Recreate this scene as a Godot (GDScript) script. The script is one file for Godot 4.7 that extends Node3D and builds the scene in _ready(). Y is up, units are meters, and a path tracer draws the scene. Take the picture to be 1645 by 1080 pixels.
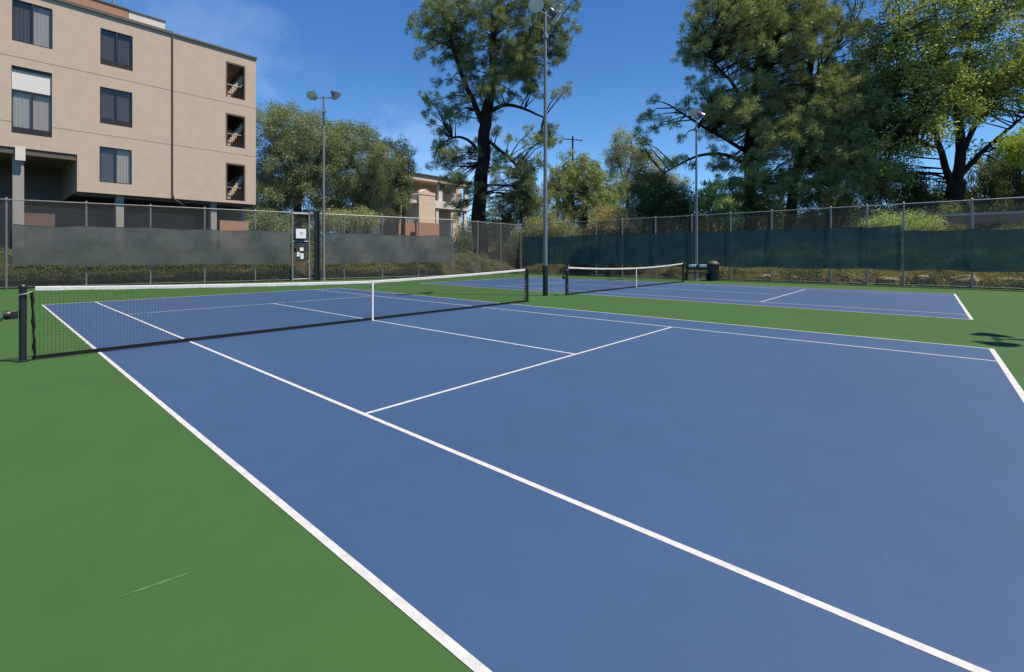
extends Node3D
# Two tennis courts behind a chain link fence, an apartment house and tall trees beyond. Units are metres, y is up.
# x runs along the nets, z along the courts; the near court's centre is the origin.

const EYE := Vector3(-6.838, 1.733, 10.98)
const YAW := 0.8457
const FOCAL := 754.7
var rng := RandomNumberGenerator.new()
var M := {}
var used := {}

# ---------------------------------------------------------------- places
func at(px: float, py: float, depth: float) -> Vector3:
	var a := (px - 822.5) / FOCAL * depth
	return Vector3(EYE.x + sin(YAW) * depth + cos(YAW) * a, EYE.y - (py - 409.2) / FOCAL * depth, EYE.z - cos(YAW) * depth + sin(YAW) * a)

func terrain_height(x: float, z: float) -> float:
	# the courts are cut into a slope that rises behind the far fence and behind the right fence
	var back := (-17.55 - z) if x > 17.9 else (-17.29 + (x - 17.9) * 0.2592 - z) * 0.968
	var right := x - 26.75
	var hb := prof(back, [[0.15, -0.1], [0.9, 0.42], [2.2, 1.2], [4.0, 1.95], [30.0, 2.4], [200.0, 4.0]])
	var hr := prof(right, [[0.15, -0.1], [0.7, 0.5], [2.0, 0.75], [6.0, 1.9], [13.0, 3.6], [40.0, 4.4], [200.0, 5.0]])
	var n := sin(x * 1.3 + 2.0 * sin(z * 0.7)) * 0.5 + sin(z * 1.9 + x * 0.4) * 0.5
	var h: float = maxf(hb, hr)
	return h + (0.06 * n if h > 0.1 else 0.0)

func prof(d: float, pts: Array) -> float:
	if d <= pts[0][0]:
		return pts[0][1]
	for i in range(1, pts.size()):
		if d < pts[i][0]:
			var t: float = (d - pts[i - 1][0]) / (pts[i][0] - pts[i - 1][0])
			return lerpf(pts[i - 1][1], pts[i][1], t)
	return pts[-1][1]

func on_ground(x: float, z: float, sink := 0.0) -> Vector3:
	return Vector3(x, terrain_height(x, z) - sink, z)

func ground_below(px: float, depth: float, sink := 0.05) -> Vector3:
	var p := at(px, 409.0, depth)
	return on_ground(p.x, p.z, sink)

# ---------------------------------------------------------------- naming
func numbered(called: String) -> String:
	if not used.has(called):
		used[called] = 0
		return called
	used[called] += 1
	return "%s_%03d" % [called, used[called]]

func tag(o: Node, label: String, category: String, group := "", kind := "") -> void:
	o.set_meta("label", label)
	o.set_meta("category", category)
	if group != "":
		o.set_meta("group", group)
	if kind != "":
		o.set_meta("kind", kind)

func thing(called: String, label: String, category: String, where: Vector3, turn := 0.0, group := "") -> Node3D:
	var o := Node3D.new()
	o.name = numbered(called)
	add_child(o)
	o.position = where
	o.rotation.y = turn
	tag(o, label, category, group)
	return o

func part(called: String, mesh: Mesh, material: Material, parent: Node, where := Vector3.ZERO) -> MeshInstance3D:
	var o := MeshInstance3D.new()
	o.name = called
	o.mesh = mesh
	o.material_override = material
	o.position = where
	parent.add_child(o, true)
	return o

# ---------------------------------------------------------------- mesh building
class Shape:
	var v := PackedVector3Array()
	var n := PackedVector3Array()
	var uv := PackedVector2Array()
	var c := PackedColorArray()
	var idx := PackedInt32Array()
	var color := Color(1, 1, 1)

	func tri(a: Vector3, b: Vector3, d: Vector3, outward: Vector3) -> void:
		var k := (d - a).cross(b - a)
		if k.dot(outward) < 0.0:
			var t := b
			b = d
			d = t
			k = -k
		k = k.normalized()
		var s := v.size()
		for p in [a, b, d]:
			v.push_back(p)
			n.push_back(k)
			uv.push_back(Vector2(p.x, p.y))
			c.push_back(color)
		idx.append_array(PackedInt32Array([s, s + 1, s + 2]))

	func quad(a: Vector3, b: Vector3, d: Vector3, e: Vector3, outward: Vector3) -> void:
		tri(a, b, d, outward)
		tri(a, d, e, outward)

	func box(lo: Vector3, hi: Vector3) -> void:
		boxt(Transform3D(Basis.IDENTITY, (lo + hi) / 2.0), (hi - lo) / 2.0)

	func boxt(t: Transform3D, h: Vector3) -> void:
		var p := []
		for i in 8:
			p.push_back(t * Vector3(h.x if i & 1 else -h.x, h.y if i & 2 else -h.y, h.z if i & 4 else -h.z))
		for f in [[0, 1, 3, 2, 2, -1], [4, 5, 7, 6, 2, 1], [0, 1, 5, 4, 1, -1], [2, 3, 7, 6, 1, 1], [0, 2, 6, 4, 0, -1], [1, 3, 7, 5, 0, 1]]:
			quad(p[f[0]], p[f[1]], p[f[2]], p[f[3]], t.basis[f[4]] * f[5])

	# a box whose long edges are chamfered
	func bevel_box(lo: Vector3, hi: Vector3, b: float) -> void:
		var m := (lo + hi) / 2.0
		var h := (hi - lo) / 2.0
		var pts := []
		for k in 8:
			for a in 3:
				var s := Vector3(1 if k & 1 else -1, 1 if k & 2 else -1, 1 if k & 4 else -1)
				var q := h - Vector3(b, b, b)
				q[a] = h[a]
				pts.push_back(m + q * s)
		var id := func(x, y, z, a): return (int(x > 0) + 2 * int(y > 0) + 4 * int(z > 0)) * 3 + a
		for a in 3:
			for s in [-1, 1]:
				var o := Vector3.ZERO
				o[a] = s
				var r := []
				for w in [[-1, -1], [1, -1], [1, 1], [-1, 1]]:
					var e := Vector3.ZERO
					e[a] = s
					e[(a + 1) % 3] = w[0]
					e[(a + 2) % 3] = w[1]
					r.push_back(pts[id.call(e.x, e.y, e.z, a)])
				quad(r[0], r[1], r[2], r[3], o)
		for a in 3:
			var u := (a + 1) % 3
			var w := (a + 2) % 3
			for s in [-1, 1]:
				for t in [-1, 1]:
					var e := Vector3.ZERO
					e[u] = s
					e[w] = t
					var e0 := e
					var e1 := e
					e0[a] = -1
					e1[a] = 1
					quad(pts[id.call(e0.x, e0.y, e0.z, u)], pts[id.call(e1.x, e1.y, e1.z, u)], pts[id.call(e1.x, e1.y, e1.z, w)], pts[id.call(e0.x, e0.y, e0.z, w)], e)
		for k in 8:
			tri(pts[k * 3], pts[k * 3 + 1], pts[k * 3 + 2], Vector3(1 if k & 1 else -1, 1 if k & 2 else -1, 1 if k & 4 else -1))

	func tube(points: Array, radii: Array, sides := 8, capped := true, uneven := 0.0, seed_ := 0.0) -> void:
		var first := v.size()
		var up := Vector3(0.31, 0.12, 0.94).normalized()
		for i in points.size():
			var d: Vector3 = (points[mini(i + 1, points.size() - 1)] - points[maxi(i - 1, 0)]).normalized()
			if absf(d.dot(up)) > 0.9:
				up = Vector3(0.94, 0.12, -0.31)
			var x := d.cross(up).normalized()
			var y := x.cross(d).normalized()
			for k in sides:
				var t := TAU * k / sides
				var o := x * cos(t) + y * sin(t)
				var r: float = radii[i] * (1.0 + uneven * sin(3.0 * t + i * 1.7 + seed_))
				v.push_back(points[i] + o * r)
				n.push_back(o)
				uv.push_back(Vector2(float(k) / sides, points[i].y))
				c.push_back(color)
		for i in points.size() - 1:
			for k in sides:
				var p := first + i * sides + k
				var q := first + i * sides + (k + 1) % sides
				idx.append_array(PackedInt32Array([p, q, p + sides, q, q + sides, p + sides]))
		if capped:
			for e in [0, points.size() - 1]:
				var o: Vector3 = points[e] - points[1 if e == 0 else e - 1]
				for k in range(1, sides - 1):
					tri(v[first + e * sides], v[first + e * sides + k], v[first + e * sides + k + 1], o)

	# a thin three-sided wire: flat faces, cheap
	func wire(a: Vector3, b: Vector3, r: float) -> void:
		var d := (b - a).normalized()
		var x := d.cross(Vector3(0.3, 0.2, 0.93)).normalized() * r
		var y := d.cross(x).normalized() * r
		var s := v.size()
		for k in 3:
			var o := x * cos(TAU * k / 3.0) + y * sin(TAU * k / 3.0)
			for p in [a, b]:
				v.push_back(p + o)
				n.push_back(o.normalized())
				uv.push_back(Vector2.ZERO)
				c.push_back(color)
		for k in 3:
			var p := s + k * 2
			var q := s + ((k + 1) % 3) * 2
			idx.append_array(PackedInt32Array([p, p + 1, q, q, p + 1, q + 1]))

	# profile of [radius, height] turned about the y axis of t
	func lathe(t: Transform3D, profile: Array, sides := 16) -> void:
		for i in profile.size() - 1:
			var r0: float = profile[i][0]
			var r1: float = profile[i + 1][0]
			var y0: float = profile[i][1]
			var y1: float = profile[i + 1][1]
			var slope := Vector2(y1 - y0, r0 - r1).normalized()
			var s := v.size()
			for k in sides + 1:
				var w := TAU * k / sides
				for e in 2:
					var r := r0 if e == 0 else r1
					v.push_back(t * Vector3(cos(w) * r, y0 if e == 0 else y1, sin(w) * r))
					n.push_back((t.basis * Vector3(cos(w) * slope.x, slope.y, sin(w) * slope.x)).normalized())
					uv.push_back(Vector2(float(k) / sides, float(i)))
					c.push_back(color)
			for k in sides:
				var p := s + k * 2
				idx.append_array(PackedInt32Array([p, p + 2, p + 1, p + 2, p + 3, p + 1]))

	func mesh() -> ArrayMesh:
		var a := []
		a.resize(Mesh.ARRAY_MAX)
		a[Mesh.ARRAY_VERTEX] = v
		a[Mesh.ARRAY_NORMAL] = n
		a[Mesh.ARRAY_TEX_UV] = uv
		a[Mesh.ARRAY_COLOR] = c
		a[Mesh.ARRAY_INDEX] = idx
		var m := ArrayMesh.new()
		m.add_surface_from_arrays(Mesh.PRIMITIVE_TRIANGLES, a)
		return m

func box_mesh(lo: Vector3, hi: Vector3) -> ArrayMesh:
	var s := Shape.new()
	s.box(lo, hi)
	return s.mesh()

func tube_mesh(points: Array, radii: Array, sides := 10) -> ArrayMesh:
	var s := Shape.new()
	s.tube(points, radii, sides)
	return s.mesh()

# ---------------------------------------------------------------- materials
func lin(r: float, g: float, b: float) -> Color:
	return Color(r, g, b).linear_to_srgb()

func plain(color: Color, rough := 0.8, metal := 0.0, spec := 0.5) -> StandardMaterial3D:
	var m := StandardMaterial3D.new()
	m.albedo_color = color
	m.roughness = rough
	m.metallic = metal
	m.metallic_specular = spec
	return m

# a seamless grey picture of layered noise between lo and hi (sRGB values that multiply the colour)
func grain(size: int, seed_: int, layers: Array, lo: float, hi: float) -> ImageTexture:
	var sum := PackedFloat32Array()
	sum.resize(size * size)
	var total := 0.0
	for l in layers:
		var f := FastNoiseLite.new()
		f.seed = seed_ + int(l[0] * 1000.0)
		f.noise_type = FastNoiseLite.TYPE_SIMPLEX_SMOOTH
		f.frequency = l[0]
		f.fractal_octaves = 3
		var data := f.get_seamless_image(size, size, false, false, 0.15, true).get_data()
		var w: float = l[1]
		total += w
		for i in sum.size():
			sum[i] += w * data[i] / 255.0
	var bytes := PackedByteArray()
	bytes.resize(size * size)
	for i in sum.size():
		bytes[i] = int(clampf(lerpf(lo, hi, sum[i] / total), 0.0, 1.0) * 255.0)
	var im := Image.create_from_data(size, size, false, Image.FORMAT_L8, bytes)
	im.convert(Image.FORMAT_RGB8)
	return ImageTexture.create_from_image(im)

# a picture that blends several colours by layered noise
func blotches(size: int, seed_: int, freq: float, stops: Array, fine := 0.15) -> ImageTexture:
	var f := FastNoiseLite.new()
	f.seed = seed_
	f.frequency = freq
	f.fractal_octaves = 5
	var g := FastNoiseLite.new()
	g.seed = seed_ + 7
	g.frequency = freq * 14.0
	var a := f.get_seamless_image(size, size, false, false, 0.15, true).get_data()
	var b := g.get_seamless_image(size, size, false, false, 0.15, true).get_data()
	var im := Image.create(size, size, false, Image.FORMAT_RGB8)
	var last := stops.size() - 1
	for i in size * size:
		var t := clampf(a[i] / 255.0 + fine * (b[i] / 255.0 - 0.5) * 2.0, 0.0, 0.9999) * last
		var k := int(t)
		im.set_pixel(i % size, i / size, stops[k].lerp(stops[k + 1], t - k))
	return ImageTexture.create_from_image(im)

func textured(m: StandardMaterial3D, t: Texture2D, metres: float) -> StandardMaterial3D:
	m.albedo_texture = t
	m.uv1_triplanar = true
	m.uv1_world_triplanar = true
	m.uv1_scale = Vector3.ONE / metres
	return m

func leafy(backlight := 0.35) -> StandardMaterial3D:
	var m := plain(Color(1, 1, 1), 0.6, 0.0, 0.35)
	m.vertex_color_use_as_albedo = true
	m.backlight_enabled = true
	m.backlight = Color(backlight, backlight, backlight * 0.6)
	return m

func make_materials() -> void:
	var acrylic := grain(1024, 11, [[0.004, 0.6], [0.02, 0.5], [0.45, 1.0]], 0.90, 1.06)
	M.green_court = textured(plain(lin(0.034, 0.086, 0.023), 0.75, 0.0, 0.3), acrylic, 9.0)
	M.blue_court = textured(plain(lin(0.0255, 0.062, 0.141), 0.62, 0.0, 0.45), acrylic, 11.0)
	var worn := grain(512, 17, [[0.02, 1.0], [0.25, 1.0]], 0.72, 1.05)
	M.line_paint = textured(plain(lin(0.54, 0.545, 0.54), 0.7), worn, 1.3)
	M.blue_mark = plain(lin(0.0275, 0.065, 0.143), 0.7)
	M.green_mark = plain(lin(0.040, 0.092, 0.029), 0.8)
	M.scuff = plain(lin(0.055, 0.115, 0.045), 0.8)
	var soil := blotches(1024, 31, 0.006, [lin(0.016, 0.013, 0.008), lin(0.035, 0.027, 0.016), lin(0.06, 0.048, 0.028), lin(0.028, 0.034, 0.014), lin(0.02, 0.028, 0.010)], 0.3)
	M.soil = textured(plain(Color(1, 1, 1), 0.95, 0.0, 0.2), soil, 7.0)
	M.black_paint = plain(lin(0.012, 0.014, 0.013), 0.45)
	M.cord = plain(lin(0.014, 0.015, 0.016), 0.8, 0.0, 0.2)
	M.band = textured(plain(lin(0.80, 0.79, 0.77), 0.85), worn, 0.7)
	M.galvanised = textured(plain(lin(0.36, 0.37, 0.36), 0.45, 0.5), grain(256, 5, [[0.02, 1.0], [0.15, 0.6]], 0.75, 1.05), 0.8)
	M.dull_steel = textured(plain(lin(0.30, 0.31, 0.31), 0.55, 0.4), grain(256, 6, [[0.02, 1.0], [0.15, 0.6]], 0.7, 1.05), 0.8)
	M.wire = plain(lin(0.22, 0.225, 0.22), 0.6, 0.2)
	M.grey_screen = screen_cloth(lin(0.15, 0.168, 0.162), 0.92, 41)
	M.lilac_screen = screen_cloth(lin(0.22, 0.22, 0.235), 0.93, 42)
	M.green_screen = screen_cloth(lin(0.048, 0.116, 0.114), 0.88, 43)
	var stucco := grain(1024, 51, [[0.006, 0.7], [0.03, 0.6], [0.3, 0.9]], 0.91, 1.07)
	M.stucco = textured(plain(lin(0.495, 0.388, 0.302), 0.9, 0.0, 0.25), stucco, 6.0)
	M.stucco_far = textured(plain(lin(0.60, 0.49, 0.37), 0.9, 0.0, 0.25), stucco, 6.0)
	M.stucco_white = textured(plain(lin(0.62, 0.58, 0.52), 0.9, 0.0, 0.25), stucco, 6.0)
	M.salmon = textured(plain(lin(0.36, 0.21, 0.14), 0.9, 0.0, 0.25), stucco, 5.0)
	M.coping = plain(lin(0.10, 0.075, 0.06), 0.7)
	M.concrete = textured(plain(lin(0.30, 0.285, 0.26), 0.9), stucco, 3.0)
	M.brick_wall = textured(plain(lin(0.13, 0.09, 0.075), 0.9), stucco, 2.0)
	M.bronze = plain(lin(0.045, 0.038, 0.033), 0.4, 0.5)
	M.glass = glass_pane()
	M.blind = plain(lin(0.62, 0.60, 0.57), 0.9)
	M.curtain = plain(lin(0.62, 0.56, 0.49), 0.95)
	M.dark_curtain = plain(lin(0.13, 0.118, 0.108), 0.95)
	M.white_sheet = plain(lin(0.80, 0.80, 0.80), 0.6)
	M.dark_board = plain(lin(0.03, 0.032, 0.03), 0.6)
	M.print_grey = plain(lin(0.35, 0.35, 0.36), 0.7)
	M.lens = plain(lin(0.75, 0.77, 0.78), 0.12, 0.2, 0.9)
	M.housing = plain(lin(0.10, 0.11, 0.12), 0.35, 0.6)
	M.bark = bark(lin(0.060, 0.046, 0.035), 61)
	M.pale_bark = bark(lin(0.17, 0.145, 0.115), 62)
	M.dark_bark = bark(lin(0.036, 0.029, 0.023), 63)
	M.leaf = leafy(0.8)
	M.needle = leafy(0.7)
	M.stone = textured(plain(lin(0.38, 0.31, 0.23), 0.95), blotches(512, 71, 0.02, [Color(0.55, 0.5, 0.45), Color(0.8, 0.77, 0.7), Color(1, 0.97, 0.9)], 0.3), 1.5)
	M.wood = plain(lin(0.05, 0.035, 0.025), 0.9)
	M.kerb_stone = textured(plain(lin(0.52, 0.42, 0.36), 0.95), stucco, 2.0)

func glass_pane() -> StandardMaterial3D:
	var m := plain(Color(0.10, 0.11, 0.12, 0.16), 0.05, 0.0, 0.6)
	m.transparency = BaseMaterial3D.TRANSPARENCY_ALPHA
	return m

func screen_cloth(color: Color, alpha: float, seed_: int) -> StandardMaterial3D:
	var m := plain(Color(color.r, color.g, color.b, alpha), 0.95, 0.0, 0.15)
	m.transparency = BaseMaterial3D.TRANSPARENCY_ALPHA
	m.backlight_enabled = true
	m.backlight = Color(0.8, 0.8, 0.8)
	return textured(m, grain(512, seed_, [[0.008, 1.0], [0.04, 0.5], [0.3, 0.4]], 0.78, 1.12), 5.0)

func bark(color: Color, seed_: int) -> StandardMaterial3D:
	return textured(plain(color, 0.95, 0.0, 0.2), grain(512, seed_, [[0.02, 1.0], [0.12, 0.9]], 0.6, 1.25), 2.0)

# ---------------------------------------------------------------- camera, sky, sun
func make_view() -> void:
	var cam := Camera3D.new()
	cam.name = "camera"
	cam.projection = Camera3D.PROJECTION_FRUSTUM
	cam.near = 0.1
	cam.far = 2000.0
	cam.size = 2.0 * 0.1 * 540.0 / FOCAL
	cam.frustum_offset = Vector2(0, -130.8 / FOCAL * 0.1)
	cam.position = EYE
	cam.rotation.y = -YAW
	add_child(cam)
	cam.current = true
	var env := Environment.new()
	env.background_mode = Environment.BG_SKY
	var sky_look := ProceduralSkyMaterial.new()
	sky_look.sky_top_color = lin(0.026, 0.097, 0.282)
	sky_look.sky_horizon_color = lin(0.27, 0.60, 1.0)
	sky_look.sky_curve = 0.11
	sky_look.ground_horizon_color = Color(0.40, 0.42, 0.40)
	sky_look.ground_bottom_color = Color(0.2, 0.2, 0.18)
	sky_look.sun_angle_max = 8.0
	sky_look.sky_cover = cirrus()
	sky_look.sky_cover_modulate = Color(1, 1, 1, 0.10)
	var s := Sky.new()
	s.sky_material = sky_look
	env.sky = s
	env.background_energy_multiplier = 0.95
	env.tonemap_mode = Environment.TONE_MAPPER_LINEAR
	env.tonemap_exposure = 1.9
	env.sdfgi_enabled = true
	env.ssao_enabled = true
	env.ssil_enabled = true
	var w := WorldEnvironment.new()
	w.name = "environment"
	w.environment = env
	add_child(w)
	var sun := DirectionalLight3D.new()
	sun.name = "sun"
	sun.light_energy = 1.3
	sun.light_color = Color(1.0, 0.955, 0.89)
	sun.light_angular_distance = 0.5
	sun.shadow_enabled = true
	add_child(sun)
	var el := deg_to_rad(64.5)
	var to_sun := Vector3(0.53 * cos(el), sin(el), 0.85 * cos(el)).normalized()
	sun.look_at_from_position(to_sun * 50.0, Vector3.ZERO)

# thin high cloud: streaks of noise, the same all round the sky
func cirrus() -> ImageTexture:
	var f := FastNoiseLite.new()
	f.seed = 3
	f.frequency = 0.006
	f.fractal_octaves = 5
	f.domain_warp_enabled = true
	f.domain_warp_amplitude = 40.0
	var im := Image.create(1024, 512, false, Image.FORMAT_RGBA8)
	var src := f.get_seamless_image(1024, 512, false, false, 0.2, true).get_data()
	for y in 512:
		for x in 1024:
			var n := src[(y * 2 % 512) * 1024 + x] / 255.0
			im.set_pixel(x, y, Color(1, 1, 1, clampf((n - 0.60) * 2.2, 0.0, 1.0)))
	return ImageTexture.create_from_image(im)

# ---------------------------------------------------------------- ground and courts
func make_ground() -> void:
	var xs := axis([-900, -400, -200, -110, -70, -50, -36, -28, -22], -18.0, 46.0, 0.5, [50, 56, 64, 75, 90, 120, 180, 300, 500, 900])
	var zs := axis([-900, -500, -300, -180, -120, -90, -74, -62, -54, -48], -44.0, 24.0, 0.5, [28, 36, 50, 80, 150, 300, 900])
	var v := PackedVector3Array()
	var idx := PackedInt32Array()
	for z in zs:
		for x in xs:
			v.push_back(Vector3(x, terrain_height(x, z), z))
	var w: int = xs.size()
	for j in zs.size() - 1:
		for i in w - 1:
			var p := j * w + i
			idx.append_array(PackedInt32Array([p, p + 1, p + w, p + 1, p + w + 1, p + w]))
	var a := []
	a.resize(Mesh.ARRAY_MAX)
	a[Mesh.ARRAY_VERTEX] = v
	a[Mesh.ARRAY_INDEX] = idx
	var m := ArrayMesh.new()
	m.add_surface_from_arrays(Mesh.PRIMITIVE_TRIANGLES, a)
	var st := SurfaceTool.new()
	st.create_from(m, 0)
	st.generate_normals()
	var o := part("ground", st.commit(), M.soil, self)
	o.set_meta("kind", "structure")
	o.set_meta("label", "brown sloping earth behind the court fences")

func axis(before: Array, lo: float, hi: float, step: float, after: Array) -> Array:
	var r := before.duplicate()
	var x := lo
	while x <= hi:
		r.push_back(x)
		x += step
	r.append_array(after)
	return r

func sheet(x0: float, z0: float, x1: float, z1: float, y: float) -> ArrayMesh:
	var s := Shape.new()
	s.quad(Vector3(x0, y, z0), Vector3(x1, y, z0), Vector3(x1, y, z1), Vector3(x0, y, z1), Vector3.UP)
	return s.mesh()

func make_courts() -> void:
	var s := Shape.new()
	var outline := [Vector2(-24, 22), Vector2(27.05, 22), Vector2(27.05, -17.75), Vector2(17.9, -17.5), Vector2(-6.03, -23.7), Vector2(-24, -28.36)]
	for k in range(1, outline.size() - 1):
		s.tri(Vector3(outline[0].x, 0, outline[0].y), Vector3(outline[k].x, 0, outline[k].y), Vector3(outline[k + 1].x, 0, outline[k + 1].y), Vector3.UP)
	for k in outline.size():
		var a: Vector2 = outline[k]
		var b: Vector2 = outline[(k + 1) % outline.size()]
		var mid := (a + b) / 2.0
		s.quad(Vector3(a.x, 0, a.y), Vector3(b.x, 0, b.y), Vector3(b.x, -0.2, b.y), Vector3(a.x, -0.2, a.y), Vector3(mid.x - 5, 0, mid.y))
	var court := part("court_surface", s.mesh(), M.green_court, self)
	court.set_meta("kind", "structure")
	court.set_meta("label", "green painted tennis court surface round both courts")
	for cx in [0.0, 16.12]:
		var area := part("playing_area", sheet(cx - 5.485, -11.885, cx + 5.485, 11.885, 0.002), M.blue_court, court)
		var w := 0.05
		for side in [-1.0, 1.0]:
			for u in [5.485, 4.115]:
				var x: float = cx + side * u
				var inner: float = x - side * w
				part("sideline", sheet(minf(x, inner), -11.835, maxf(x, inner), 11.835, 0.004), M.line_paint, area)
			part("baseline", sheet(cx - 5.485, side * 11.85 - 0.035, cx + 5.485, side * 11.85 + 0.035, 0.0045), M.line_paint, area)
			part("service_line", sheet(cx - 4.07, side * 6.4 - w / 2.0, cx + 4.07, side * 6.4 + w / 2.0, 0.0042), M.line_paint, area)
			part("center_mark", sheet(cx - 0.03, side * 11.81 - 0.1 * float(side > 0) , cx + 0.03, side * 11.81 + 0.1 * float(side < 0), 0.0042), M.line_paint, area)
		part("center_service_line", sheet(cx - w / 2.0, -6.375, cx + w / 2.0, 6.375, 0.004), M.line_paint, area)
	# a pale ball scuff on the green by the near sideline
	var a1 := at(188, 961, 754.7 * 1.733 / (961 - 409.2))
	var b1 := at(316, 917, 754.7 * 1.733 / (917 - 409.2))
	var dir := (b1 - a1).normalized()
	var across := Vector3(-dir.z, 0, dir.x) * 0.013
	var sc := Shape.new()
	for k in 12:
		var t0 := k / 12.0
		var t1 := (k + 1) / 12.0
		var w0 := sin(PI * clampf(t0, 0.06, 0.97)) * (0.8 + 0.4 * sin(k * 2.1))
		var w1 := sin(PI * clampf(t1, 0.06, 0.97)) * (0.8 + 0.4 * sin((k + 1) * 2.1))
		var p := a1.lerp(b1, t0)
		var q := a1.lerp(b1, t1)
		p.y = 0.002
		q.y = 0.002
		sc.quad(p - across * w0, p + across * w0, q + across * w1, q - across * w1, Vector3.UP)
	part("scuff_mark", sc.mesh(), M.scuff, court)
	rng.seed = 5
	for k in 46:
		var x := rng.randf_range(-7.0, 5.0)
		var z := rng.randf_range(-4.0, 11.5)
		var turn := rng.randf_range(0, TAU)
		var r := rng.randf_range(0.008, 0.017)
		var long := rng.randf_range(1.0, 2.4)
		var e := Shape.new()
		var blue := absf(x) < 5.4
		for i in 10:
			var p := []
			for j in [i, i + 1]:
				var t: float = TAU * j / 10.0
				var q := Vector2(cos(t) * r * long, sin(t) * r * (0.8 + 0.3 * sin(j * 2.7 + k))).rotated(turn)
				p.push_back(Vector3(x + q.x, 0.0034 if blue else 0.0016, z + q.y))
			e.tri(Vector3(x, 0.0034 if blue else 0.0016, z), p[0], p[1], Vector3.UP)
		part("ball_mark", e.mesh(), M.blue_mark if blue else M.green_mark, court)

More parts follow.
